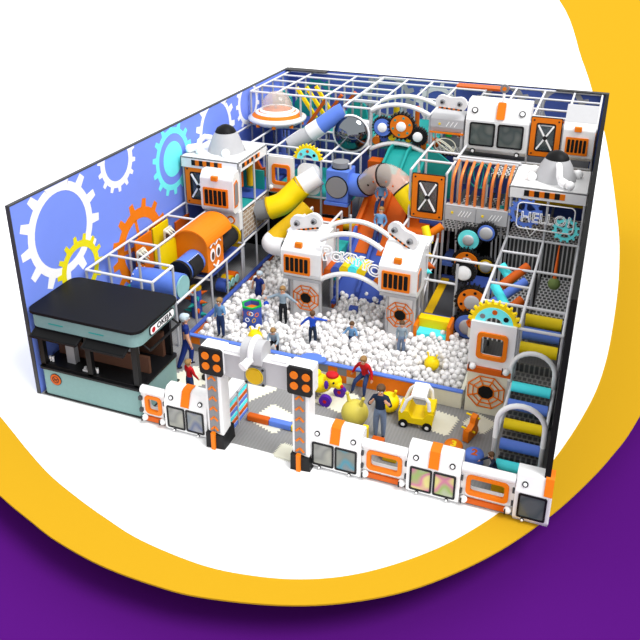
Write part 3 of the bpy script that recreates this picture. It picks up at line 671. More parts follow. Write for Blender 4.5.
def grille(t,x0,x1,z0,z1,y,n=5,m='orange'):
    g_=build(face(MB(),rrect(x0,z0,x1,z1,.03),y-.05,.05),'grille',m,t); w=(x1-x0-.1)/n
    b=MB()
    for k in range(n): face(b,rrect(x0+.05+k*w+.02,z0+.09,x0+.05+(k+1)*w-.02,z1-.07,.04),y-.056,.01)
    build(b,'slot','dark',g_)
def nose(t,x,z,y): 
    q=build(MB().box((x-.13,y-.14,z-.1),(x+.13,y,z+.09)),'nose_block','orange',t,bevel=.02); build(MB().box((x-.06,y-.125,z-.05),(x+.06,y-.118,z-.02)),'nose_slot','deeporange',q)
def arch_robot(x0,x1,label,roll,cx,cz,yaw=0):
    t=thing('robot_booth',((x0+x1)/2,7,0),label,'play booth','white robot booths of the arch')
    prof=[(6.5,2.05),(6.42,2.2),(6.42,3.02),(7.3,3.5),(8.0,3.5),(8.0,1.95),(6.6,1.95)]
    b=MB(); b.prism(prof,(x0,0,0),Y,Z,x1-x0); build(b,'cabin','white',t,bevel=.04)
    build(MB().box((x0+.02,6.55,1.85),(x1-.02,8.0,1.97)),'cabin_base','lightgrey',t)
    grille(t,x0+.12,x0+1.08,2.18,2.86,6.42); nose(t,x0+.6,3.2,6.66)
    sp=[(6.55,2.2),(6.9,2.2),(7.0,2.35),(7.0,2.8),(6.85,2.95),(6.55,2.85)]
    sw=build(sideface(MB(),sp,x1,.02),'side_window_frame','orange',t); build(sideface(MB(),[(a*.86+6.77*.14,z_*.86+2.58*.14) for a,z_ in sp],x1+.02,.006),'side_window','grey',sw)
    build(MB().box((x0+.3,6.75,.02),(x1-.15,6.82,1.86)),'web_panel','white',t); web(t,(x0+x1)/2+.07,1.12,6.74,.5)
    for x in(x0+.25,x1-.12): build(MB().tube([(x,6.75,.02),(x,6.75,1.9)],.06,10),'leg','lightgrey',t)
    for x in(x0+.25,x1-.12): build(MB().tube([(x,7.9,.02),(x,7.9,1.9)],.06,10),'leg','lightgrey',t)
    eyes_plate(t,cx,7.3,cz+.08,1.2,.6,roll,yaw); return t
arch_robot(5.35,6.8,'white robot booth with orange grille left of the arch sign',14,5.95,3.68)
arch_robot(8.85,10.15,'white robot booth with orange grille right of the arch sign, head tilted down',-24,9.4,3.72,-15)
tag(build(MB().box((9.3,7.6,3.3),(10.2,8.4,3.42)),'roof_board','white'),'flat white board behind the tilted head of the right arch robot','board')
# arches
def arc(x0,x1,z0,zp,y,n=16,z1=None):
    z1=z0 if z1 is None else z1
    return [(x0+(x1-x0)*k/n,y,z0+(z1-z0)*k/n+(zp-(z0+z1)/2)*(1-(2*k/n-1)**2)) for k in range(n+1)]
A=thing('sign_arch',(7.8,7.1,2),'white curved arch with outlined letters and a row of coloured rollers over the pit','arch')
for nm,a in(('lower_arc',arc(6.75,8.9,2.03,2.4,6.6)),('upper_arc',arc(6.75,8.9,3.5,3.88,6.6)),('rear_arc',arc(6.4,8.95,3.35,3.85,7.8))): build(MB().tube(a,.085,12),'arch_tube','white',A)
cs=['deeporange','deepblue','yellow','cyan','yellow','deepblue','orange']
for k,c_ in enumerate(cs):
    x=6.93+k*.305; z=2.03+.37*(1-((x-7.83)/1.08)**2)+.1; o=build(MB().tube([(x,6.7,z),(x,7.5,z)],.16,16),'foam_roller',c_)
    tag(o,{'deeporange':'red-orange roller at the left end of the row under the outlined letters','orange':'orange roller at the right end of the row under the outlined letters','cyan':'cyan roller in the middle of the row under the outlined letters'}.get(c_,('second' if k==1 else 'sixth' if k==5 else 'third' if k==2 else 'fifth')+' roller from the left, '+('blue' if c_=='deepblue' else 'yellow')+', under the outlined letters'),'foam roller','coloured rollers of the sign arch')
for ch,x,z,s,ro in(('P',6.98,2.98,.72,12),('O',7.34,2.9,.46,6),('K',7.64,2.93,.46,0),('i',7.87,2.93,.46,-2),('Y',8.08,2.88,.5,-6),('Y',8.34,2.78,.52,-10),('O',8.68,2.62,.54,-16)):
    a=R(ro); textcurve(ch,s,.026,(x,6.55,z+.08),(math.cos(a),0,math.sin(a)),(-math.sin(a),0,math.cos(a)),'letter','gearwhite',A,True,0,1.1,.02)

# upper gear arch
A=thing('gear_arch',(7.35,14.5,4.4),'white curved arch holding three black toothed wheels high at the back','arch')
for a in(arc(6.15,8.6,6.1,6.42,14.0),arc(6.15,8.6,4.45,4.82,14.0),arc(6.15,8.6,6.15,6.45,15.4)): build(MB().tube(a,.09,12),'arch_tube','white',A)
build(MB().tube([(6.15,14,4.45),(6.15,14,6.1)],.07,10),'arch_post','lightgrey',A)
def tyre_gear(cx,cz,y,r,disc,label,holes=0,group='black toothed wheels with coloured discs',hubc='gearwhite',hb=.42,hc=None):
    t=thing('toothed_wheel',(cx,y,cz-r),label,'toothed wheel',group)
    build(face(MB(),gearpts(r,22,r*.13,(cx,cz)),y,.22),'tyre','black',t)
    build(face(MB(),circ(r*.78,32,(cx,cz)),y-.03,.04),'disc',disc,t)
    if hubc: build(MB().lathe([(r*hb,0),(r*hb,-.05),(r*hb*.8,-.08),(0,-.08)],(cx,y-.03,cz),'y',24),'hub',hubc,t)
    for k in range(holes): a=2*PI*k/holes+.3; build(MB().tube([(cx+r*.6*math.cos(a),y-.03,cz+r*.6*math.sin(a)),(cx+r*.6*math.cos(a),y-.045,cz+r*.6*math.sin(a))],r*.085,10),'bolt',hc or 'dark',t)
tyre_gear(6.66,5.44,13.95,.46,'blue','toothed wheel with blue disc and white hub on the upper arch')
tyre_gear(7.46,5.57,13.9,.6,'orange','large toothed wheel with orange disc on the upper arch',6,hc='teal',hb=.33)
tyre_gear(8.15,5.2,13.95,.4,'black','small toothed wheel with plain white hub on the upper arch',hb=.5)
for k,(c_,lb) in enumerate((('orange','orange roller at the left end under the upper wheels'),('deepblue','left blue roller under the upper wheels'),('yellow','left yellow roller under the upper wheels'),('cyan','cyan roller under the upper wheels'),('yellow','right yellow roller under the upper wheels'),('deepblue','right blue roller under the upper wheels'),('orange','orange roller at the right end under the upper wheels'))):
    x=6.33+k*.345; z=4.45+.35*(1-((x-7.37)/1.22)**2)+.25; tag(build(MB().tube([(x,14.15,z),(x,15.1,z)],.17,14),'foam_roller',c_),lb,'foam roller','coloured rollers of the upper arch')
# black wheels column on the right
Gr='black toothed wheels beside the trampoline lane'
tyre_gear(11.18,2.92,9.7,.48,'gearcyan','topmost toothed wheel with cyan disc beside the lane',hubc='lightgrey',group=Gr)
tyre_gear(11.78,3.28,9.7,.38,'blue','small toothed wheel with blue rim right of the cyan one',hubc='lightgrey',hb=.6,group=Gr)
tyre_gear(11.22,2.15,9.4,.54,'orange','toothed wheel with orange disc directly below the cyan one',5,hubc='lightgrey',group=Gr)
tyre_gear(11.95,2.28,9.1,.33,'amber','small toothed wheel with yellow disc near the ladder frame',hubc='lightgrey',hb=.6,group=Gr)
tyre_gear(11.42,2.58,7.75,.42,'black','toothed wheel with plain white hub behind the white rail',hb=.62,group=Gr)
tyre_gear(11.82,1.66,7.5,.62,'orange','large lower toothed wheel with orange disc beside the lane',6,hubc='lightgrey',group=Gr)
tyre_gear(11.78,.85,7.25,.56,'blue','lowest toothed wheel with blue disc standing at the ball pit',hubc='lightgrey',hb=.5,group=Gr)
tag(build(MB().lathe([(.24,.0),(.28,.1),(.24,.12),(.2,.02)],(12.05,6.9,1.15),n=24),'hoop_ring','deeporange'),'orange ring in front of the lowest blue wheel','ring')
tag(build(MB().tube([(12.05,6.9,.75),(12.05,6.9,1.15)],.2,18),'bucket','cream'),'cream bucket under the orange ring at the pit edge','bucket')
# ================================================================ SLIDES
sl=thing('wave_slide',(7.6,11,0),'wide slide running from teal top through orange to blue lanes into the ball pit','slide')
path=[(14.2,4.62),(13.5,4.5),(12.6,3.95),(11.8,3.45),(11.0,2.85),(10.2,2.3),(9.5,1.8),(8.8,1.1),(8.2,.6)]
def xat(y,f): # lane fraction across
    a=(14.2-y)/6.0; xl=7.15-a*.45; xr=8.65-a*.2; return xl+(xr-xl)*f
def strip(i0,i1,f0,f1,m,nm,dz=0,h=.08,par=sl):
    b=MB();vs=[]
    for y,z in path[i0:i1+1]:
        x0,x1=xat(y,f0),xat(y,f1); vs+=[(x0,y,z+dz),(x1,y,z+dz),(x1,y,z+dz-h),(x0,y,z+dz-h)]
    n=(i1-i0); fs=[]
    for k in range(n):
        for q in range(4): fs.append((4*k+q,4*k+(q+1)%4,4*k+4+(q+1)%4,4*k+4+q))
    fs+=[(0,3,2,1),(4*n,4*n+1,4*n+2,4*n+3)]; b.add(vs,fs); return build(b,nm,m,par)
strip(0,3,0,1,'teal','slide_top');strip(2,5,-.15,1.05,'deeporange','slide_middle',.02);strip(5,8,-.02,.98,'deepblue','slide_end',.02)
for f in(0,.5,1.0):
    strip(0,2,f-.03,f+.03,'teal','side_rail',.22,.28);strip(2,5,f-.04,f+.03,'deeporange','side_rail',.3,.35);strip(5,8,f-.04,f+.02,'deepblue','side_rail',.3,.35)
for f in(.12,.62): strip(5,6,f,f+.28,'deeporange','lane_mark',.05,.02)
tag(build(MB().prism([(10,2.8),(12.8,3.9),(12.8,3.2),(10,1.5),(9.2,.9),(9.2,1.4)],(8.7,0,0),Y,Z,.9),'orange_ramp','deeporange'),'plain orange padded ramp right of the slide lanes','ramp')
tag(build(MB().box((6.3,13.2,3.1),(6.85,13.8,4.2)),'crash_block','deeporange'),'orange padded wall block left of the teal slide top','padding')
tag(build(MB().box((5.3,9.7,2.2),(6.3,10.2,2.75)),'crash_block','deeporange'),'orange pad under the blue cube deck','padding')
# behind-arch fillers: low padded shapes
tag(build(MB().tube([(5.9,10.6,2.4),(6.9,10.6,2.4)],.2,14),'foam_roller','amber'),'yellow roller under the blue cube beside the slide','foam roller')
tag(build(MB().tube([(5.5,9.9,2.05),(6.85,9.9,2.05)],.2,14),'foam_roller','deepblue'),'dark blue roller left of the slide under the yellow one','foam roller')
tag(build(MB().box((5.3,8.2,1.2),(6.7,9.2,1.5)),'padded_deck','teal'),'teal padded deck seen below the left end of the sign arch','platform')
tag(build(MB().box((6.25,8.3,1.9),(6.75,9.6,2.2)),'padded_deck','teal'),'small teal padded step left of the blue slides','platform')
tag(build(MB().box((3.7,9.6,2.1),(4.9,11.3,2.2)),'padded_deck','teal'),'teal deck under the yellow tube slide','platform')
# ================================================================ LEFT STRUCTURES
def cage_panel(x0,x1,z0,z1,y,label,grp='orange cross-braced window panels'):
    t=thing('cross_panel',((x0+x1)/2,y,z0),label,'panel',grp); w=x1-x0;h=z1-z0; fx=w*.2; fz=h*.15
    build(face(MB(),rrect(x0,z0,x1,z1,.04),y-.04,.08,0,rrect(x0+fx,z0+fz,x1-fx,z1-fz,.06)),'panel_frame','orange',t)
    build(face(MB(),rrect(x0-.03,z0-.03,x1+.03,z1+.03,.05),y-.02,.05,0,rrect(x0,z0,x1,z1,.05)),'outer_edge','black',t)
    build(face(MB(),rrect(x0+fx-.03,z0+fz-.03,x1-fx+.03,z1-fz+.03,.08),y-.05,.1,0,rrect(x0+fx+.015,z0+fz+.015,x1-fx-.015,z1-fz-.015,.06)),'inner_edge','black',t)
    build(face(MB(),rrect(x0+fx,z0+fz,x1-fx,z1-fz,.06),y+.01,.012),'pane','smokeglass',t)
    build(MB().bar((x0+fx+.05,y-.07,z0+fz+.06),(x1-fx-.05,y-.07,z1-fz-.06),.06,.05,up=Y).bar((x0+fx+.05,y-.07,z1-fz-.06),(x1-fx-.05,y-.07,z0+fz+.06),.06,.05,up=Y),'cross_brace','gearwhite',t)
    build(MB().tube([((x0+x1)/2,y-.12,(z0+z1)/2),((x0+x1)/2,y-.08,(z0+z1)/2)],.08,14),'centre_knob','black',t)
    for u in(x0+.1,x1-.1):
        for v in(z0+.1,z1-.1): build(MB().tube([(u,y-.055,v),(u,y-.04,v)],.035,8),'bolt','black',t)
def grille_booth(x0,x1,z0,z1,y,label,deep=.5,top=False,side=True):
    t=thing('robot_booth',((x0+x1)/2,y+deep/2,z0),label,'play booth'); h=z1-z0
    prof=[(y+.12,z0),(y,z0+.15),(y,z1-.4*0-.25),(y+.2,z1),(y+deep,z1),(y+deep,z0)]
    build(MB().prism(prof,(x0,0,0),Y,Z,x1-x0),'cabin','white',t,bevel=.04)
    grille(t,x0+.12,x1-.2,z0+.25,z0+.25+h*.46,y); nose(t,(x0+x1)/2-.05,z0+h*.86,y+.04)
    if side:
        sp=[(y+.08,z0+.25),(y+.32,z0+.25),(y+.42,z0+.4),(y+.42,z1-.45),(y+.32,z1-.3),(y+.1,z1-.4)]
        sw=build(sideface(MB(),sp,x1,.02),'side_window_frame','orange',t); my=y+.25;mz=(z0+z1)/2; build(sideface(MB(),[((a-my)*.8+my,(b-mz)*.85+mz) for a,b in sp],x1+.02,.006),'side_window','grey',sw)
    if top: build(MB().prism([(y+.2,z1),(y+.9,z1+.45),(y+1.1,z1+.45),(y+1.1,z1)],(x0,0,0),Y,Z,x1-x0),'hood','lightgrey',t)
    return t
# roofs with helmet robots
def robot_roof(x0,x1,y0,y1,z,label,flip,sidecheck):
    t=thing('tower_roof',((x0+x1)/2,(y0+y1)/2,z-.28),label,'roof','white domed tower roofs')
    build(MB().box((x0,y0,z-.06),(x1,y1,z)).box((x0,y0,z-.42),(x1,y0+.06,z)).box((x1-.06,y0,z-.42),(x1,y1,z)).box((x0,y0,z-.42),(x0+.06,y1,z)),'roof_slab','white',t,bevel=.015)
    b=MB(); n=8; w=(x1-x0)*.52; a=x0+(x1-x0)*.2
    for k in range(n): b.box((a+k*w/n,y0-.02,z-.31),(a+(k+1)*w/n,y0+.01,z-.1),k%2)
    build(b,'hazard_stripe',['black','orange'],t)
    if sidecheck:
        b=MB(); w=(y1-y0)*.6; a=y0+.3
        for k in range(n): b.box((x1-.01,a+k*w/n,z-.28),(x1+.02,a+(k+1)*w/n,z-.12),k%2)
        build(b,'hazard_stripe',['black','orange'],t)
    cx,cy=(x0+x1)/2+(.1 if not flip else .1),(y0+y1)/2
    build(MB().lathe([(.72,0),(.7,.1),(.54,.52),(.4,.76)],(cx,cy,z),n=28),'dome_body','lightgrey',t)
    build(MB().lathe([(.41,.75),(.33,.9),(.15,1.01),(.01,1.04)],(cx,cy,z),n=28),'dome_cap','roofblack',t)
    s=-1 if not flip else 1
    hx=cx+s*(.95 if not flip else .35); hy=cy-.35 if not flip else cy-.8
    if not flip: arm=[(cx-.5,cy-.2,z+.5),(cx-.75,cy-.3,z+.55),(cx-.92,cy-.42,z+.4),(cx-.9,cy-.55,z+.2)]
    else: arm=[(cx+.1,cy-.45,z+.65),(cx+.15,cy-.7,z+.6),(cx+.18,cy-.85,z+.4),(cx+.25,cy-.85,z+.22)]
    build(MB().tube(arm,.11,12),'arm','gearwhite',t)
    ha=arm[-1]; build(MB().tube([ha,(ha[0]+(-.25 if not flip else .2),ha[1]-.15,z+.16)],[.14,.16],14).ball((ha[0]+(-.3 if not flip else .32),ha[1]-.2,z+.16),.16,14),'claw','gearwhite',t)
    for dx,dy in(((.35,-.75),(.75,.35),(-.75,-.75)) if not flip else ((-.75,-.45),(.75,.35),(-.75,.35))): build(MB().ball((cx+dx,cy+dy,z+.13),.17,14),'ball_foot','gearwhite',t)
robot_roof(.12,2.6,8.9,11.45,5.0,'white domed robot roof on the left tower beside the blue wall',False,True)
robot_roof(12.35,14.95,10.1,12.6,5.0,'white domed robot roof on the right tower beside the dark wall',True,False)
cage_panel(.3,1.45,3.1,4.62,8.95,'orange cross-braced panel on the left tower behind the white booth')
grille_booth(1.25,2.6,3.12,4.72,8.35,'white booth with orange grille on the left tower above the orange train house',.7)
t=thing('porthole_panel',(2,8.7,2.3),'white lower panel with orange-rimmed round lights under the left tower booth','panel')
build(MB().box((1.3,8.7,2.35),(2.65,8.95,3.1)),'panel','white',t)
for x in(1.65,2.3): q=build(MB().tube([(x,8.66,2.75),(x,8.7,2.75)],.17,20),'light_rim','orange',t); build(MB().tube([(x,8.64,2.75),(x,8.66,2.75)],.11,18),'light_disc','gearwhite',q)
for y0,y1,lb in((9.05,10.15,'front brown brick-pattern panel on the left tower side'),(10.25,11.35,'rear brown brick-pattern panel on the left tower side')):
    tag(build(MB().box((2.58,y0,1.85),(2.64,y1,2.95)),'brick_board','brick'),lb,'panel','brick panels of the left tower')
tag(build(MB().box((1.45,8.98,1.35),(2.55,9.04,2.35)),'foam_mat','amber'),'yellow panel behind the black net tube under the left tower','panel')
for k,(y0,z0,z1,c_,lb) in enumerate(((9.15,3.3,4.5,'cyan','cyan'),(9.9,3.6,4.4,'deeporange','orange'),(10.7,3.4,4.6,'amber','yellow'))):
    tag(build(MB().tube([(1.9+k*.1,y0+.2,z0),(1.9+k*.1,y0+.2,z1)],.16,14),'foam_column',c_),lb+' hanging foam column inside the left tower','foam column','foam columns of the left tower')
tag(build(MB().box((.3,11.3,3.1),(2.5,11.38,3.9)),'foam_mat','teal'),'teal padded wall at the back of the left tower','panel')
# orange train house
t=thing('train_house',(2.0,6.95,1.5),'orange house with rounded roof and smiling cartoon face on its side','play house')
prof=[(1.35,1.7),(2.6,1.7),(2.6,2.8)]+[(1.975+.66*math.cos(R(a)),2.78+.5*math.sin(R(a))) for a in range(8,180,12)]+[(1.35,2.8)]
build(face(MB(),prof,6.2,1.2),'house_body','orange',t)
rp=[(1.975+.7*math.cos(PI*k/16),2.76+.56*math.sin(PI*k/16)) for k in range(17)]
ri=[(1.975+.66*math.cos(PI*k/16),2.76+.5*math.sin(PI*k/16)) for k in range(17)]
build(face(MB(),rp+ri[::-1],6.1,1.9),'roof','gearorange',t)
for y in(6.58,7.0):
    e=build(MB().prism(circ(.17,18,(y,2.25),0,1.5),(2.6,0,0),Y,Z,.012),'eye_white','gearwhite',t); build(MB().prism(circ(.1,16,(y+.01,2.22),0,1.6),(2.613,0,0),Y,Z,.008),'eye_pupil','brownwood',e)
    build(MB().tube([(2.62,y-.17+.34*k/6,2.6+.12*math.sin(PI*k/6)) for k in range(7)],.032,6),'eyebrow','gearwhite',t)
build(MB().tube([(2.62,6.6+.36*k/8,1.88-.15*math.sin(PI*k/8)) for k in range(9)],.035,6),'smile','gearwhite',t)
# blue tubes
t=thing('crawl_tube',(1.9,5,1.4),'blue crawl tube with pale end cap in front of the orange house','tube')
build(MB().tube([(2.1,6.2,2.15),(2.05,5.2,2.1)],.42,22),'tube_section','blue',t)
build(MB().tube([(.75,4.55,1.9),(1.3,4.55,1.95),(2.5,4.55,1.95)],.45,24),'tube_section','blue',t)
build(MB().tube([(2.5,4.55,1.95),(2.56,4.55,1.95)],.4,24),'end_cap','capgreen',t); build(MB().tube([(2.06,5.25,2.1),(2.06,5.12,2.1)],.455,22),'joint_ring','black',t)
nn=MB()
for i in range(9):
    for j in range(6): pass
vs=[];fs=[]
for i in range(2):
    for k in range(7): a=R(-45+k*17); vs.append((2.09+.43*math.cos(a),5.35+i*.7,2.12+.43*math.sin(a)))
for k in range(6): fs.append((k,k+1,7+k+1,7+k))
build(MB().add(vs+[(2.09+(x-2.09)*1.03,y,2.12+(z-2.12)*1.03) for x,y,z in vs],fs+[tuple(q+14 for q in f) for f in fs],0,True),'net_window','net',t)
for k in range(8): 
    a=R(-45); build(MB().ball((2.09+.44*math.cos(R(60)),5.35+k*.1,2.12+.44*math.sin(R(60))),.02,6),'rivet','gearwhite',t)
for k in range(5): build(MB().ball((.8,4.55-.49*math.cos(R(20+k*30)),1.9+.48*math.sin(R(20+k*30))),.03,6),'rivet','gearwhite',t)
build(MB().tube([(2.3,7.4,2.15),(2.3,8.6,2.2)],.36,20),'net_tube','net',t)
build(MB().tube([(2.3,8.55,2.2),(2.3,8.65,2.2)],.42,20),'joint_ring','amber',t)
for x0,x1,y,z0,z1,c_,lb in((.2,.26,5.3,1.5,2.95,'orange','orange padded panel on the blue wall in the left frame'),(.2,.26,6.45,1.5,2.95,'yellow','yellow padded panel against the blue wall in the left frame'),(.2,.26,8.0,1.6,2.6,'deeporange','orange padded panel near the left tower on the blue wall')):
    tag(build(MB().box((x0,y,z0),(x1,y+1.05,z1)),'foam_mat',c_),lb,'panel','padded panels of the left frame')
tag(build(MB().box((1.3,5.1,1.7),(1.36,6.2,2.95)),'foam_mat','yellow'),'yellow padded panel between the crawl tube and the blue wall','panel')
def spiky(x,y,z,label,m1='cream',m2='brownwood'):
    t=thing('spike_cluster',(x,y,z),label,'spiky foam','spiky pads of the left frame'); build(MB().prism(rrect(y-.25,z-.25,y+.25,z+.25,.08),(x,0,0),Y,Z,.06),'pad',m1,t)
    for a in(-.15,0,.15):
        for b_ in(-.15,0,.15): build(MB().tube([(x+.06,y+a,z+b_),(x+.3,y+a-.05,z+b_-.08)],[.07,.005],8),'spike',m1 if (a+b_)>-.1 else m2,t)
spiky(.5,5.2,2.5,'pale spiky pad on the orange panel of the left frame'); spiky(.5,7.0,2.6,'pale spiky pad on the yellow panel of the left frame')
t=thing('spiky_column',(2.2,6.6,0),'dark blue column with orange and teal cones below the crawl tube','foam column')
build(MB().tube([(2.2,5.9,.02),(2.2,5.9,1.15)],.2,18),'column','deepblue',t); build(MB().tube([(2.2,5.9,1.15),(2.2,5.9,1.22)],.22,18),'column_cap','amber',t)
for k in range(14):
    a=R(k*103); z=.15+.07*k; build(MB().tube([(2.2+.19*math.cos(a),5.9+.19*math.sin(a),z),(2.2+.46*math.cos(a),5.9+.46*math.sin(a),z+.02)],[.09,.005],10),'cone','deeporange' if k%2 else 'teal',t)
for i,(y,c_,nm) in enumerate(((7.6,'deepblue','blue'),(7.95,'amber','yellow'),(8.3,'deeporange','orange'))):
    t=thing('ring_roller',(2.4,y,.3),nm+' ringed roller low behind the left pit wall','foam roller','ringed rollers behind the left pit wall')
    build(MB().tube([(2.2,y,.5),(2.6,y,.5)],.26,18),'roller',c_,t); build(MB().lathe([(.14,0),(.18,.02),(.18,.04),(.14,.05)],(2.6,y,.5),'x',18),'ring','capgreen',t)
# ================================================================ BACK LEFT: saucer, posts, tubes, window panel
u=thing('flying_saucer',(1.42,15.2,4.7),'white and orange flying saucer with clear dome at the back left','play saucer')
build(MB().lathe([(.55,-.28),(.95,-.22),(1.28,-.02),(1.3,.08),(1.0,.22),(.75,.3)],(1.42,15.2,5.0),n=36),'saucer_hull','white',u)
build(MB().lathe([(1.12,.17),(.98,.29),(.8,.36),(.62,.42),(0.0,.43)],(1.42,15.2,5.0),n=36),'orange_deck','orange',u)
build(MB().lathe([(.96,.25),(.98,.31),(.86,.37),(.83,.33)],(1.42,15.2,5.0),n=36),'deck_ring','gearwhite',u); build(MB().lathe([(.78,.35),(.79,.42),(.7,.46),(.68,.42)],(1.42,15.2,5.0),n=36),'deck_ring','gearwhite',u)
build(MB().lathe([(.7,.42),(.66,.7),(.52,.98),(.3,1.16),(.01,1.22)],(1.42,15.2,5.0),n=32),'dome','dome',u)
for k in range(9): a=2*PI*k/9-.6; build(MB().tube([(1.42+1.12*math.cos(a),15.2+1.12*math.sin(a),4.98),(1.42+1.14*math.cos(a),15.2+1.14*math.sin(a),4.8)],.09,10),'thruster','orange',u)
for k,(a,b_) in enumerate((((1.75,16.7,0),(2.7,16.7,0)),((2.1,17.0,0),(3.05,17.0,0)),((2.45,17.3,0),(3.35,17.3,0)))):
    tag(build(MB().bar((a[0],a[1],6.08),(b_[0],b_[1],4.75),.14,.14),'foam_beam','yellow'),('front','middle','rear')[k]+' yellow slanted foam beam at the back left','foam beam','slanted foam beams at the back left')
for k,(a,b_) in enumerate((((4.1,16.2,6.05),(3.2,16.2,4.75)),((3.6,15.7,6.0),(2.7,15.7,4.7)),((4.5,16.9,6.05),(3.6,16.9,4.75)))):
    tag(build(MB().bar(a,b_,.16,.14),'foam_beam','deeporange'),('middle','front','rear')[k]+' orange slanted foam beam at the back left','foam beam','slanted foam beams at the back left')
for x,y,z0,z1,c_,lb in((.9,17.2,4.6,5.8,'teal','teal foam figure panel behind the saucer at the left'),(1.8,17.6,4.6,5.6,'teal','second teal foam panel behind the saucer'),(4.3,18.0,4.65,5.5,'teal','teal foam panel near the orange beams'),(.6,13.2,3.1,4.2,'amber','yellow foam panel below the flying saucer'),(2.2,13.6,3.1,4.0,'deepblue','blue foam block right below the flying saucer')):
    tag(build(MB().prism([(x-.5,z0),(x+.5,z0),(x+.4,z1-.3),(x+.1,z1),(x-.2,z1-.1),(x-.45,z1-.4)],(0,y,0),X,Z,.2),'foam_cutout',c_),lb,'panel','foam panels at the back left')
tag(build(MB().prism([(1.0,3.1),(1.9,3.1),(1.9,3.5),(1.7,3.45),(1.5,3.8),(1.3,3.45),(1.0,3.8)],(0,12.9,0),X,Z,.15),'foam_cutout','deeporange'),'orange zigzag foam panel below the flying saucer','panel')
# window panel and half gear
t=thing('window_panel',(3.2,11.4,3.1),'white panel with orange-rimmed square window beside the left tower','panel')
build(face(MB(),rrect(2.7,3.15,3.8,4.58,.05),11.3,.15,0,rrect(2.95,3.5,3.6,4.2,.1)),'panel','white',t)
build(face(MB(),rrect(2.88,3.42,3.67,4.28,.13),11.24,.1,0,rrect(3.0,3.55,3.55,4.15,.08)),'window_rim','orange',t)
build(MB().box((2.8,11.2,3.12),(3.7,11.28,3.25)),'bumper','deeporange',t); build(MB().ball((2.85,11.22,3.3),.1,12),'knob','white',t)
def half_gear(cx,z,y,r,label):
    t=thing('half_gear',(cx,y,z),label,'gear ornament','yellow and cyan half gears'); p=gearpts(r,24,r*.12,(cx,z)); p=[q for q in p if q[1]>=z-.001]
    p.sort(key=lambda q:math.atan2(q[1]-z,q[0]-cx)); 
    i=[(cx+r*.72*math.cos(math.atan2(b-z,a-cx)),z+r*.72*math.sin(math.atan2(b-z,a-cx))) for a,b in p]
    build(MB().prism(p+i[::-1],(0,y,0),X,Z,-.12),'toothed_rim','yellow',t)
    o=[(cx+r*.73*math.cos(PI*k/20),z+r*.73*math.sin(PI*k/20)) for k in range(21)]; n_=[(cx+r*.35*math.cos(PI*k/20),z+r*.3*math.sin(PI*k/20)) for k in range(21)]
    build(MB().prism(o+n_[::-1],(0,y-.01,0),X,Z,-.1),'gear_disc','gearcyan',t)
    for k,(a,m) in enumerate(((35,'dark'),(90,'deeporange'),(145,'grey'))): build(face(MB(),circ(r*.1,14,(cx+r*.54*math.cos(R(a)),z+r*.54*math.sin(R(a)))),y-.03,.03),'bolt',m,t)
half_gear(4.4,4.6,11.35,.62,'small yellow and cyan half gear on top of the white tube panel')
half_gear(13.0,3.05,3.85,.74,'large yellow and cyan half gear on top of the right pit-side panel')

def bend(pts,k=6):
    o=[]; 
    for i in range(len(pts)-1):
        a=V3(pts[max(i-1,0)]);b=V3(pts[i]);c=V3(pts[i+1]);d=V3(pts[min(i+2,len(pts)-1)])
        for j in range(k): s=j/k; o.append(.5*((2*b)+(-a+c)*s+(2*a-5*b+4*c-d)*s*s+(-a+3*b-3*c+d)*s**3))
    return o+[V3(pts[-1])]
t=thing('tube_slide',(3.9,10.9,2.4),'white and yellow tube slide bending into the brick tower','tube slide')
build(face(MB(),rrect(3.95,3.12,4.9,4.4,.3),11.38,.1),'tube_panel','white',t)
build(MB().tube([(4.85,11.35,4.0),(4.2,11.0,3.55)],.42,22),'tube_section','white',t)
build(MB().tube(bend([(4.25,11.02,3.58),(3.95,10.85,3.25),(3.6,10.6,2.9),(3.1,10.45,2.68)]),.46,24),'tube_section','yellow',t)
build(MB().tube([(3.15,10.47,2.72),(2.6,10.3,2.55)],.41,22),'tube_section','grey',t)
for a,b_ in(((4.25,11.03,3.59),(4.19,10.99,3.55)),((3.13,10.46,2.72),(3.07,10.44,2.70))): build(MB().tube([a,b_],.46,22),'joint_ring','amber',t)
t=thing('tube_slide',(4.3,9.3,1.5),'lower yellow tube slide with white bell mouth above the ball pit','tube slide')
build(MB().tube(bend([(5.0,9.9,3.2),(4.6,9.6,2.75),(4.15,9.3,2.35),(3.9,9.0,2.1)]),.33,22),'tube_section','amber',t)
build(MB().tube(bend([(3.9,9.05,2.1),(3.85,8.85,2.0),(4.05,8.7,1.95),(4.45,8.7,1.95)]),[.34]*7+[.34]*6+[.35]*5+[.35],24),'bell_mouth','white',t)
build(MB().tube([(4.46,8.7,1.95),(4.47,8.7,1.95)],.28,22),'mouth_hole','dark',t)
t=thing('tube_slide',(4.0,13.6,5),'blue and white tube slide coming down from the upper back frame','tube slide')
build(MB().tube([(4.95,14.0,5.95),(4.75,13.9,5.85),(4.05,13.6,5.3)],.35,22),'tube_section','blue',t)
build(MB().tube([(4.1,13.61,5.33),(3.65,13.5,5.0)],.36,22),'tube_section','white',t); build(MB().tube([(3.7,13.51,5.03),(2.85,13.3,4.45)],.33,22),'tube_section','lightgrey',t)
# mirror ball disc
t=thing('mirror_dome',(5.3,14.0,4.3),'round convex mirror dome in a white frame at the back middle','mirror')
build(MB().box((5.3,13.85,4.5),(6.1,14.15,5.65)),'mount','white',t,bevel=.05)
build(MB().lathe([(.75,.03),(.68,-.15),(.48,-.32),(.22,-.4),(.01,-.43)],(5.38,13.75,5.1),'y',32),'mirror_face','mirror',t)
build(MB().tube([(5.38+.77*math.cos(2*PI*k/36),13.75,5.1+.77*math.sin(2*PI*k/36)) for k in range(36)],.045,8,closed=True),'mirror_rim','gearwhite',t)
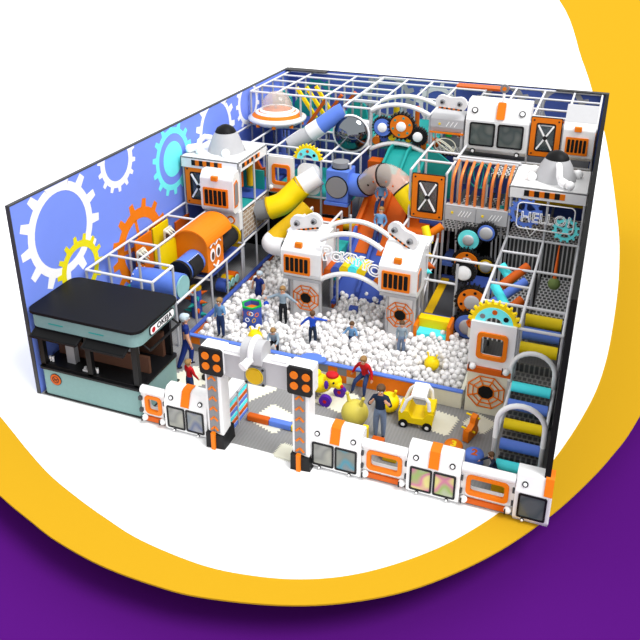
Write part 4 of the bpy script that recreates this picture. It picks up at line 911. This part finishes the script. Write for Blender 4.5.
# blue cube and clear tube
t=thing('cube_hub',(5.7,11.3,3.05),'blue cube hub with round grey hatches on front and top','tube hub')
build(MB().box((5.3,11.0,3.12),(6.2,11.9,4.4)),'cube','blue',t,bevel=.03)
q=build(MB().tube([(5.75,10.96,3.74),(5.75,11.0,3.74)],.46,26),'hatch_rim','black',t); build(MB().tube([(5.75,10.93,3.74),(5.75,10.97,3.74)],.42,26),'hatch','grey',q)
q=build(MB().tube([(5.75,11.45,4.4),(5.75,11.45,4.45)],.36,26),'hatch_rim','black',t); build(MB().tube([(5.75,11.45,4.45),(5.75,11.45,4.66)],.33,26),'hatch','grey',q)
t=thing('clear_tube',(7.5,11.2,3.5),'bent crawl tube of blue, clear and yellow sections from the blue cube','tube')
cp=bend([(6.15,11.5,3.75),(6.8,11.3,3.85),(7.25,11.1,4.3),(7.8,10.9,4.5),(8.35,10.7,4.3),(8.75,10.6,3.9),(9.0,10.7,3.5)])
build(MB().tube(cp[:8],.45,24),'tube_section','blue',t); build(MB().tube(cp[7:27],.45,24,cap=False),'clear_section','dome',t); build(MB().tube(cp[26:],.46,24),'tube_section','yellow',t)
for k in(7,16,26):
    a=cp[k];d=(cp[min(k+1,len(cp)-1)]-cp[k-1]).normalized()*.03; build(MB().tube([a-d,a+d],.475,24),'joint_ring','black',t)
for k in(10,13,19,22):
    build(MB().ball(cp[k]+V3((0,-.45,-.05)),.045,8),'bolt','deeporange' if k>12 else 'dark',t)
# ================================================================ BACK RIGHT
t=thing('robot_column',(9.3,14.0,4.5),'grey and white robot column between the gear arch and the space cabin','play column')
build(MB().prism([(13.85,5.55),(13.75,5.75),(13.75,6.1),(14.0,6.25),(14.7,6.25),(14.7,5.55)],(8.68,0,0),Y,Z,1.3),'cabin','lightgrey',t,bevel=.03)
build(MB().box((8.66,13.72,5.5),(10.0,13.82,5.56)),'orange_line','orange',t)
build(MB().box((9.0,13.73,5.85),(9.08,13.75,5.93)),'lamp','yellow',t)
for k in range(3): build(MB().bar((9.3+k*.16,13.74,5.8),(9.42+k*.16,13.74,6.0),.03,.01,up=Y),'slash_mark','gearwhite',t)
for x in(8.72,9.92): build(MB().tube([(x,13.85,4.5),(x,13.85,5.6)],.05,10),'post','lightgrey',t)
eyes_plate(t,9.45,13.75,6.75,1.25,.56,-3)
for k in range(3):
    build(MB().tube([(9.3+(.42-.06*k)*math.cos(2*PI*i/24+k),13.8-.03*k,5.0+(.3-.05*k)*math.sin(2*PI*i/24)) for i in range(24)],.022,6,closed=True),'wire_loop','cream',t)
build(MB().box((8.75,13.9,4.6),(9.9,14.8,4.7)),'grating','grate',t)
build(MB().tube([(8.85,13.9,4.95),(8.95,14.1,5.1)],.16,12).tube([(9.75,14.1,5.35),(9.85,14.2,5.5)],.14,12),'foam_knob','deeporange',t)
t=thing('space_cabin',(11.25,14.2,4.9),'big white space cabin with two dark windows and orange beacon stripe','play cabin')
sec=[(14.05,4.8),(13.8,5.0),(13.8,6.15),(14.1,6.75),(14.3,6.85),(14.9,6.85),(14.9,4.8)]
build(MB().prism(sec,(10.05,0,0),Y,Z,2.4),'cabin_shell','white',t,bevel=.05)
for x0 in(10.22,11.3):
    f=build(face(MB(),rrect(x0,5.15,x0+.98,6.08,.08),13.75,.05,0,rrect(x0+.06,5.21,x0+.92,6.02,.05)),'window_frame','black',t); build(face(MB(),rrect(x0+.05,5.2,x0+.93,6.03,.05),13.775,.02),'window_pane','reflected_grey',f)
sN=V3((0,-.6,.3)).normalized(); sU=V3((0,.3,.6)).normalized()
for x,z,y_ in((10.35,6.5,13.97),(12.15,6.5,13.97)):
    O=V3((x,y_,z))+sN*.01; q=build(MB().prism(circ(.12,20),O,X,sU,.03),'bolt_ring','black',t); build(MB().prism(circ(.08,20),O+sN*.03,X,sU,.01),'bolt_cap','gearwhite',q)
for x in(10.4,12.1):
    O=V3((x,13.93,4.88)); n_=V3((0,-.2,-.25)).normalized(); q=build(MB().tube([(x,13.9,4.95),(x,13.8,4.92)],.1,18),'bolt_ring','black',t); build(MB().tube([(x,13.8,4.92),(x,13.78,4.92)],.06,16),'bolt_cap','gearwhite',q)
build(MB().prism(rrect(-.16,-.3,.16,.38,.05),V3((11.35,13.97,6.5))+sN*.02,X,sU,.04),'stripe','orange',t)
a_=build(MB().tube([(11.35,14.3,6.85),(11.35,14.3,7.25)],.05,10),'antenna','gearwhite',t); build(MB().tube([(11.35,14.25,7.35),(11.35,14.35,7.35)],.17,20),'beacon','grey',a_); build(MB().tube([(11.35,14.22,7.35),(11.35,14.25,7.35)],.08,14),'beacon_lens','orange',a_)
cage_panel(12.52,13.62,4.95,6.45,13.95,'orange cross-braced panel between the space cabin and the far right booth')
cage_panel(8.95,10.1,3.35,5.0,10.15,'square-framed orange cross panel in the middle beside the copper bars')
grille_booth(13.72,14.85,4.95,6.4,13.75,'white booth with orange grille high at the back right corner',.6,True)
# copper bar bridge
t=thing('bar_bridge',(11.3,10.4,3.4),'grey bridge with eight bent copper-coloured bars and slash marks','bridge')
build(MB().box((10.2,10.1,3.42),(12.4,10.2,3.95)).box((10.2,10.1,3.95),(12.4,10.35,4.0)),'bridge_beam','lightgrey',t,bevel=.015)
build(MB().box((11.29,10.09,3.42),(11.31,10.11,3.95)),'beam_seam','grey',t)
for x in(10.42,11.5): 
    q=build(MB().box((x,10.08,3.68),(x+.08,10.1,3.76)),'lamp','yellow',t)
    for k in range(4): build(MB().bar((x+.26+k*.11,10.09,3.6),(x+.38+k*.11,10.09,3.82),.03,.01,up=Y),'slash_mark','gearwhite',t)
for k in range(8):
    x=10.38+k*.275; build(MB().tube(bend([(x,10.25,3.95),(x,10.25,4.8),(x+.02,10.45,5.15),(x+.05,11.0,5.42)],4),.055,10),'bar','copper',t)
build(MB().tube([(10.2,11.0,5.42),(12.5,11.0,5.42)],.06,10),'top_rail','lightgrey',t)
for x in(10.6,10.8,10.95,11.9,12.05,12.2): build(MB().tube([(x,10.3,3.42),(x+.05,10.35,1.75)],.035,8),'hanging_rope','lightgrey',t)
for k in range(6): build(MB().box((10.25+k*.36,10.5,3.35),(10.42+k*.36,13.5,3.4)),'slat','darkgrey',t)
# globe wire
t=thing('wire_globe',(11.0,12.6,4.4),'teal wire globe behind the copper bars under the space cabin','wire globe')
for k in range(4): a=PI*k/4; build(MB().tube([(11.0+.5*math.cos(2*PI*i/24)*math.cos(a),12.6+.5*math.cos(2*PI*i/24)*math.sin(a),4.35+.5*math.sin(2*PI*i/24)) for i in range(24)],.022,6,closed=True),'wire_ring','teal',t)
tag(build(MB().box((11.4,12.35,4.45),(12.4,13.8,4.55)),'net_floor','grate'),'dark perforated panel under the right window of the space cabin','net panel')
tag(build(MB().tube([(12.2,10.9,3.4),(12.2,10.9,4.4)],.05,8).ball((12.1,10.8,3.75),.2,12),'net_toy','teal'),'teal and rope hanging toy behind the right copper bars','hanging toy')
# HELLO bubble
t=thing('hello_sign',(13.7,10.15,3.2),'white outlined HELLO! speech bubble with blue and cyan gears on the right tower','sign')
b=rrect(12.72,3.5,14.62,4.45,.16,5); i=[k for k in range(len(b))]
loop=[(x,10.09,z) for x,z in b]; loop=[*loop[:13],(13.05,10.12,3.55),(13.2,10.12,3.2),(13.38,10.12,3.55),*loop[18:]] if False else loop
build(MB().tube(loop,.022,6,closed=True),'bubble_outline','gearwhite',t); build(MB().tube([(13.05,10.12,3.55),(13.22,10.12,3.22),(13.45,10.12,3.55)],.022,6),'bubble_tail','gearwhite',t)
textcurve('HELLO!',.52,.014,(13.68,10.07,3.92),X,Z,'lettering','gearwhite',t,True,0,.98)
def spoke_gear(cx,cz,y,r,teeth,m):
    o,ii=gearpts(r,teeth,r*.16,(cx,cz),0,r*.64); q=build(face(MB(),o,y,.05,0,ii),'gear_ring',m,t); b=face(MB(),circ(r*.24,16,(cx,cz)),y,.05)
    for k in range(5): a=2*PI*k/5+.3; b.bar((cx,y+.025,cz),(cx+r*.68*math.cos(a),y+.025,cz+r*.68*math.sin(a)),r*.14,.04,up=Y)
    build(b,'gear_hub',m,t)
spoke_gear(12.98,4.04,10.13,.58,14,'blue'); spoke_gear(14.38,3.62,10.12,.46,12,'gearcyan')
tag(build(MB().tube([(14.1,11.5,4.1),(14.1,11.5,4.7)],.28,18),'foam_column','amber'),'yellow foam column behind the HELLO! sign','foam column')
# right frame contents
for k,(a,b_,c_,lb) in enumerate((((12.6,7.9,3.0),(13.2,7.5,2.45),'cyan','upper cyan crossed foam log in the ladder frame'),((12.75,7.2,2.6),(13.45,7.9,3.1),'deeporange','upper orange crossed foam log in the ladder frame'),((12.6,6.5,2.3),(13.5,7.2,2.9),'blue','blue crossed foam log in the ladder frame'),((12.55,6.9,2.75),(13.2,6.2,2.2),'cyan','lower cyan crossed foam log in the ladder frame'),((12.95,5.9,2.2),(13.5,6.4,2.65),'deeporange','lower orange crossed foam log in the ladder frame'))):
    tag(build(MB().tube([a,b_],.15,14),'foam_log',c_),lb,'foam log','crossed foam logs in the ladder frame')
t=thing('punch_ball',(14.3,7.9,2.4),'patterned punch ball hanging from an orange strap in the right column','punch ball')
build(MB().ball((14.32,7.9,2.62),.2,16),'ball_body','olive',t); build(MB().lathe([(.1,.0),(.15,-.03),(.19,-.1)],(14.32,7.9,2.74),n=16),'ball_collar','deeporange',t); build(MB().tube([(14.32,7.9,2.75),(14.3,8.8,3.6)],[.07,.02],8),'strap','deeporange',t)
t=thing('window_panel',(13.0,3.85,1.5),'white panel with orange window and web opening at the right end of the ball pit','panel')
build(face(MB(),rrect(12.38,1.6,13.66,3.12,.03),3.75,.12,0,rrect(12.68,2.05,13.38,2.75,.1)),'panel','white',t); build(face(MB(),rrect(12.6,1.97,13.46,2.83,.13),3.68,.1,0,rrect(12.72,2.09,13.34,2.71,.08)),'window_rim','orange',t)
build(MB().box((12.4,3.66,1.5),(13.64,3.76,1.68)),'bumper','deeporange',t)
for x in(12.55,13.5): q=build(MB().ball((x,3.62,1.72),.1,12),'knob','white',t); build(MB().bar((x-.1,3.6,1.62),(x-.1,3.6,1.84),.03,.03),'clip','black',q)
build(MB().box((12.4,3.8,.03),(13.6,3.86,1.52)),'web_panel','cream',t); web(t,12.98,.82,3.79,.56)
tag(build(MB().box((12.5,5.25,1.9),(13.6,5.3,3.0)),'netting','grate'),'black and white net seen through the orange window of the right panel','net')
# trampoline lane and basin
t=thing('trampoline_lane',(11.0,9,.8),'dark trampoline lane with yellow stripe and blue end pads','trampoline')
build(MB().box((10.25,7.5,.7),(11.25,10.3,.92)),'bed','darkgrey',t); build(MB().box((10.22,7.5,.92),(10.5,10.3,.97)),'side_stripe','amber',t); build(MB().box((10.2,7.35,.6),(11.3,7.5,.95)),'end_pad','deepblue',t); build(MB().box((10.2,10.3,.7),(11.3,10.45,1.05)),'end_pad','deepblue',t)
t=thing('padded_basin',(10.75,6.95,.3),'yellow and cyan padded basin with orange end under the trampoline lane','basin')
build(MB().box((10.15,6.95,.38),(11.25,7.3,1.05)),'back_pad','yellow',t,bevel=.03); build(MB().box((10.2,6.55,.38),(11.2,6.95,.72)),'seat_pad','cyan',t,bevel=.03); build(MB().box((11.2,6.55,.38),(11.32,7.3,1.1)),'end_pad','orange',t,bevel=.02); build(MB().box((10.08,6.55,.38),(10.2,7.3,.95)),'end_pad','orange',t,bevel=.02)
# things behind the right robot
for a,b_,c_,lb in(((9.75,9.0,3.5),(10.0,8.7,3.0),'yellow','yellow foam log behind the right arch robot'),((9.75,9.3,3.0),(10.25,9.5,3.4),'orange','orange foam log behind the right arch robot beside the yellow one'),((9.2,10.6,3.0),(10.0,10.6,3.0),'deepblue','blue roller under the square orange cross panel')):
    tag(build(MB().tube([a,b_],.14,14),'foam_log',c_),lb,'foam log')
tag(build(MB().box((8.9,10.7,2.2),(10.1,10.8,2.9)),'foam_mat','deeporange'),'orange slotted pad under the square cross panel','panel')
for x,y,z,c_,lb in((10.15,8.3,2.75,'amber','yellow'),(10.15,8.0,2.3,'cyan','cyan'),(10.2,8.6,2.2,'deeporange','orange')):
    tag(build(MB().tube([(10.02,y,z),(10.32,y-.1,z)],[.15,.01],12),'climbing_cone',c_),lb+' foam cone on the net left of the trampoline lane','foam cone','foam cones on the side net')
for x,y,z0,z1,c_,lb in((8.9,16.5,4.6,5.6,'green','green foam post at the back middle'),(9.4,16.5,4.6,5.6,'gearwhite','white foam post at the back middle'),(9.9,16.5,4.6,5.6,'green','right green foam post near the space cabin'),(8.5,17.5,4.6,5.9,'teal','teal foam post behind the gear arch'),(7.2,17.5,4.6,5.5,'deeporange','orange foam post behind the gear arch'),(6.4,17.0,4.6,5.7,'amber','yellow foam post left of the gear arch')):
    tag(build(MB().tube([(x,y,z0),(x,y,z1)],.14,12),'foam_post',c_),lb,'foam post')
tag(build(MB().box((8.6,18.95,6.14),(10.9,19.6,6.24)),'cover_board','deeporange'),'orange board along the top of the back frame','board')
tag(build(MB().box((9.95,15.15,5.98),(14.7,15.25,6.06)),'cover_board','copper'),'thin orange board across the top of the right back frame','board')
tag(build(MB().prism([(8.6,3.05),(9.9,3.05),(9.9,4.4),(8.7,5.2)],(0,13.2,0),X,Z,.08),'foam_cutout','teal'),'teal foam panel right of the slide top','panel')
# back filler panels under decks: dark sheets stand in for interior shade, one is netting
for x0,x1,z0,z1,y,c_,lb in((.2,3.6,.02,2.9,12.4,'dark','dark curtain as shade under the left back platform'),(3.8,6.6,.02,2.1,11.9,'dark','dark curtain as shade behind the lower tube slide'),(8.9,12.4,.02,3.0,12.4,'dark','dark curtain as shade behind the trampoline lane'),(12.5,14.85,.02,3.0,10.6,'grate','black and white netting under the right tower'),(6.7,8.7,.02,1.2,12.8,'dark','dark curtain as shade under the slide')):
    tag(build(MB().box((x0,y,z0),(x1,y+.05,z1)),'backing',c_),lb,'backing')
tag(build(MB().box((4.0,11.8,2.2),(6.1,11.88,3.0)),'lattice_screen','deeporange'),'orange lattice panel below the blue cube','panel')
# ================================================================ PEOPLE
def person(x,y,z,h,yaw,label,shirt,pants,shoe,hair,armL,armR,legL=None,legR=None,lean=0,sleeve='long',hairlen=0,turn=0,cap=None,bare=False,sit=0,group=None):
    """armX/legX: (upper direction, lower direction) in body axes: x = figure's left, y = back, z = up; feet at (x,y,z)"""
    s=h
    legL=legL or ((.06,0,-1),(0,.02,-1)); legR=legR or ((-.06,0,-1),(0,.02,-1))
    n=lambda v:V3(v).normalized()
    # leg chain lengths
    TH,SH=.245*s,.235*s
    def leg(sg,d):
        hip=V3((sg*.052*s,0,-.02*s)); k=hip+n(d[0])*TH; a=k+n(d[1])*SH; return hip,k,a
    hL,kL,aL=leg(1,legL); hR,kR,aR=leg(-1,legR)
    low=min(aL.z,aR.z)-.03*s
    Q=Matrix.Rotation(R(lean),4,'X'); T3=lambda v:Q@V3(v)
    J=[];E_=[];Rr=[];MT=[]
    def v(p,r,m,par=None,ry=None):
        J.append(V3(p));Rr.append((r*s,(ry or r)*s));MT.append(m)
        if par is not None:E_.append((par,len(J)-1))
        return len(J)-1
    P0=v((0,0,0),.09,'p',ry=.07); S1=v(T3((0,0,.09*s)),.086,'s',P0,.066); S2=v(T3((0,0,.2*s)),.1,'s',S1,.072); S3=v(T3((0,0,.29*s)),.072,'s',S2,.058)
    NK=v(T3((0,0,.335*s)),.03,'k',S3); 
    H0=v(T3((0,-.008*s,.375*s)),.054,'k',NK,.058); H1=v(T3((0,-.004*s,.42*s)),.07,'k',H0,.075); H2=v(T3((0,.006*s,.462*s)),.051,'k',H1,.056)
    ends=[]
    for sg,ar in((1,armL),(-1,armR)):
        sh=v(T3((sg*.105*s,0,.28*s)),.046,'s',S3); u=J[sh]+n(ar[0])*.165*s; e=v(u,.036,'s' if sleeve!='none' else 'k',sh); w=u+n(ar[1])*.135*s
        wr=v(w,.026,'s' if sleeve=='long' else 'k',e); d=n(ar[1]); pm=v(w+d*.035*s,.02,'k',wr,.013)
        side=d.orthogonal().normalized(); up=d.cross(side)
        for f in range(4):
            o=side*(f-1.5)*.0105*s; L=(.034,.042,.04,.03)[f]*s; b1=v(J[pm]+o*1.1+d*.022*s,.0062,'k',pm); v(J[b1]+(d*.9+up*.35)*L,.005,'k',b1)
        tb=v(J[pm]-side*.022*s+d*.0*s,.007,'k',pm); v(J[tb]+(d*.8-side*.5)*.026*s,.006,'k',tb)
        ends.append(J[pm])
    for hh,kk,aa,d in((hL,kL,aL,legL),(hR,kR,aR,legR)):
        a=v(hh,.068,'p',P0); b=v(kk,.052,'p',a); b2=v(kk+(aa-kk)*.4,.046,'p',b); c=v(aa,.036,'p',b2); dn=n(d[1]); fwd=V3((0,-1,0)); 
        if abs(dn.y)>.7: fwd=V3((0,0,1))
        f1=v(aa+dn*.022*s,.026,'f',c,.026); v(aa+dn*.028*s+fwd*.075*s,.022,'f',f1,.018)
    me=bpy.data.meshes.new('sk'); me.from_pydata([tuple(p) for p in J],E_,[]); o=bpy.data.objects.new('sk',me); C.objects.link(o)
    sk=o.modifiers.new('s','SKIN'); sb=o.modifiers.new('b','SUBSURF'); sb.levels=1; sb.render_levels=1
    for i,r in enumerate(Rr): me.skin_vertices[0].data[i].radius=r
    me.skin_vertices[0].data[0].use_root=True
    dg=bpy.context.evaluated_depsgraph_get(); m2=bpy.data.meshes.new_from_object(o.evaluated_get(dg)); bpy.data.objects.remove(o,do_unlink=True)
    # nearest bone decides cloth
    seg=[(J[a],J[b],MT[a],MT[b]) for a,b in E_]
    def near(c):
        best=None
        for A,B,ma,mb_ in seg:
            ab=B-A;t=max(0,min(1,(c-A).dot(ab)/max(ab.length_squared,1e-9)));d=(c-(A+ab*t)).length
            if best is None or d<best[0]: best=(d,ma if t<.5 else mb_)
        return best[1]
    idx={'s':0,'p':1,'k':2,'f':3}
    W=Matrix.Translation(V3((x,y,z-low)))@Matrix.Rotation(R(yaw),4,'Z')
    mb=MB(W); mats_i=[idx[near(p.center)] for p in m2.polygons]
    mb.v=[W@q.co for q in m2.vertices]; mb.f=[list(p.vertices) for p in m2.polygons]; mb.mi=mats_i; mb.sm=[True]*len(mb.f)
    hc=J[H1]; hw=lambda q:q
    HQ=Matrix.Rotation(R(lean*.6),4,'X')@Matrix.Rotation(R(turn),4,'Z')
    hp=lambda a,b,c:hc+HQ@V3((a*s*1.13,b*s*1.13,c*s*1.13))
    for sg in(-1,1):
        mb.ball(hp(sg*.024,-.062,.006),.011*s,8,4); mb.ball(hp(sg*.024,-.071,.006),.006*s,8,5); mb.ball(hp(sg*.065,0,-.005),.016*s,8,2,(.5,.8,1.2))
    mb.ball(hp(0,-.073,-.012),.011*s,8,2,(.8,1,1.3)); mb.ball(hp(0,-.062,-.034),.014*s,8,6,(1.2,.5,.35))
    bpy.data.meshes.remove(m2)
    t=thing('person',(x,y,z),label,'person',group)
    build(mb,'body',[shirt,pants,'skin',shoe,'gearwhite','dark','deeporange'],t)
    hb=MB(W); 
    hm=cap or hair
    hb.ball(hp(0,.016,.022),.08*s,14,0,(1,1.02,.98))
    hb.ball(hp(0,-.018,.045),.062*s,12,0,(1.05,1,.6))
    if hairlen: hb.tube([hp(0,.05,.02),hp(0,.07,-.05),hp(0,.06,-.05-hairlen)],[.05*s,.045*s,.02*s],10)
    build(hb,'cap' if cap else 'hair',hm,t)
    if cap: build(MB(W).tube([hp(0,.055,.0),hp(0,.08,-.06)],[.04*s,.02*s],10),'hair',hair,t)
    return t
D_N=(.12,0,-1)
person(3.5,2.95,.02,1.88,125,'woman in navy sleeveless jumpsuit and white cap walking beside the kiosk','navy','navy','shoe','hairdark',((.1,.1,-1),(.1,-.1,-1)),((-.15,-.1,-1),(-.2,-.3,-.9)),((.05,-.35,-1),(0,.1,-1)),((-.05,.35,-1),(0,.4,-1)),0,'none',cap='capwhite')
person(4.42,1.5,.02,1.27,160,'child in red top with blond hair seen from behind the left capsule panel','red','jeans','shoe','hairblond',((.3,-.2,-1),(.1,-.5,-.8)),((-.3,-.2,-1),(-.1,-.5,-.8)))
person(3.98,4.4,.44,1.38,-10,'boy in light blue denim jacket standing at the left front of the balls','denim','jeans','shoe','hairblond',((.35,-.1,-1),(.3,-.9,.5)),((-.2,0,-1),(-.05,-.1,-1)))
person(3.95,7.45,-.1,1.45,-20,'woman in navy top and white cap sunk in balls at the far left','navy','navy','shoe','hairdark',((.6,0,-1),(-.1,-.4,-1)),((-.7,0,-.8),(-.1,-.2,-1)),lean=-8,sleeve='none',cap='capwhite')
person(5.6,5.95,.42,1.38,5,'boy in pale grey sweater and black trousers with both arms held out','sweater','trousers','shoe','hairblond',((1,-.1,-.6),(1,-.2,-.5)),((-1,-.1,-.5),(-1,-.2,-.35)))
person(5.95,4.35,.36,1.25,20,'boy in grey sweater crouching behind the gate beam drum','sweater','trousers','shoe','hairblond',((.2,-.7,-.8),(-.3,-.8,-.3)),((-.2,-.7,-.7),(.3,-.8,-.4)),((.25,-1,.15),(0,.35,-1)),((-.25,-1,.05),(0,.4,-1)),lean=22)
person(7.05,5.05,.42,1.2,190,'boy in bright blue jacket and dark vest seen from behind with arms spread','brightblue','darknavy','shoe','hairbrown',((.9,0,-.75),(.6,.1,-.8)),((-1,0,-.1),(-1,0,-.05)),((.1,-.2,-1),(0,.1,-1)),((-.15,.1,-1),(0,.25,-1)))
person(8.15,5.85,-.15,1.15,0,'small child in blue top sunk chest-deep in balls at the middle','denim','jeans','shoe','hairbrown',((.5,-.4,-.8),(.2,-.9,.1)),((-.5,-.3,-.8),(-.2,-.9,.0)))
person(9.96,5.5,.42,1.17,10,'boy in grey-blue shirt and jeans standing in the balls before the right robot booth','sweater','palejeans','shoe','hairbrown',((.3,0,-1),(-.2,-.6,-.6)),((-.15,0,-1),(0,-.1,-1)))
person(9.1,3.86,.02,1.0,0,'x','red','jeans','shoe','hairblond',(D_N,D_N),(D_N,D_N)) if False else None
# sitting on the wall
person(9.3,3.74,.06,1.42,-12,'boy in red sweater and blue jeans sitting on the orange pit wall','red','jeans','shoe','hairblond',((.55,.1,-1),(.2,-.35,-.8)),((-.75,.1,-.9),(-.3,-.25,-.8)),((.3,-1,-.35),(.05,-.15,-1)),((-.35,-1,-.35),(-.15,-.15,-1)),lean=12)
person(10.38,1.72,.02,1.66,8,'boy in dark navy tee and pale jeans holding both hands at his mouth','darknavy','palejeans','shoe','hairbrown',((.5,-.4,-.8),(-.5,-.55,1)),((-.5,-.4,-.8),(.5,-.55,1)),sleeve='short')
person(13.72,.95,.02,1.0,-60,'brown-haired child bending behind the right fence window','darknavy','jeans','shoe','hairbrown',((.3,-.7,-.6),(0,-.8,-.5)),((-.3,-.7,-.5),(0,-.9,-.3)),lean=18)
gs='children in denim jackets on the orange slide'
def slider(x,y,z,yaw,label): return person(x,y,z,1.4,yaw,label,'denim','jeans','paleshoe','hairblond',((.35,-.1,-.9),(-.3,-.5,-.5)),((-.35,-.1,-.9),(.3,-.5,-.5)),((.1,-1,-.55),(0,-.7,-1)),((-.1,-1,-.5),(0,-.8,-1)),lean=-20,group=gs)
slider(7.5,11.1,2.98,6,'upper child in denim jacket on the orange slide, head under the clear tube')
slider(7.8,10.05,2.3,4,'lower child in denim jacket on the orange slide, just above the blue lanes')

# ================================================================ LIGHT AND CAMERA
w=bpy.data.worlds.new('world'); sc.world=w; w.use_nodes=True
w.node_tree.nodes['Background'].inputs[0].default_value=(1,1,1,1); w.node_tree.nodes['Background'].inputs[1].default_value=1.08
def sun(name,d,e,ang):
    l=bpy.data.lights.new(name,'SUN'); l.energy=e; l.angle=R(ang); o=bpy.data.objects.new(name,l); C.objects.link(o); o.rotation_euler=V3(d).to_track_quat('Z','Y').to_euler(); o.location=(7,5,25); return o
sun('sun',(.55,-.12,1),2.35,25)
cam=bpy.data.cameras.new('camera'); co=bpy.data.objects.new('camera',cam); C.objects.link(co); sc.camera=co
yaw,pitch,f,py=-.3625,.4109,772.957,230.38
co.location=(15.126,-15.558,14.181)
fw=V3((math.sin(yaw)*math.cos(pitch),math.cos(yaw)*math.cos(pitch),-math.sin(pitch))); rt=V3((math.cos(yaw),-math.sin(yaw),0)); upv=rt.cross(fw)
rt2=rt*math.cos(.001)+upv*math.sin(.001); up2=-rt*math.sin(.001)+upv*math.cos(.001)
co.matrix_world=Matrix(((rt2.x,up2.x,-fw.x,15.126),(rt2.y,up2.y,-fw.y,-15.558),(rt2.z,up2.z,-fw.z,14.181),(0,0,0,1)))
cam.sensor_width=36; cam.sensor_fit='HORIZONTAL'; cam.lens=f*36/640; cam.shift_x=0; cam.shift_y=-(320-py)/640; cam.clip_end=500
sc.view_settings.view_transform='Standard'; sc.view_settings.look='None'; sc.view_settings.gamma=1; sc.view_settings.exposure=.2; sc.view_settings.use_curve_mapping=False
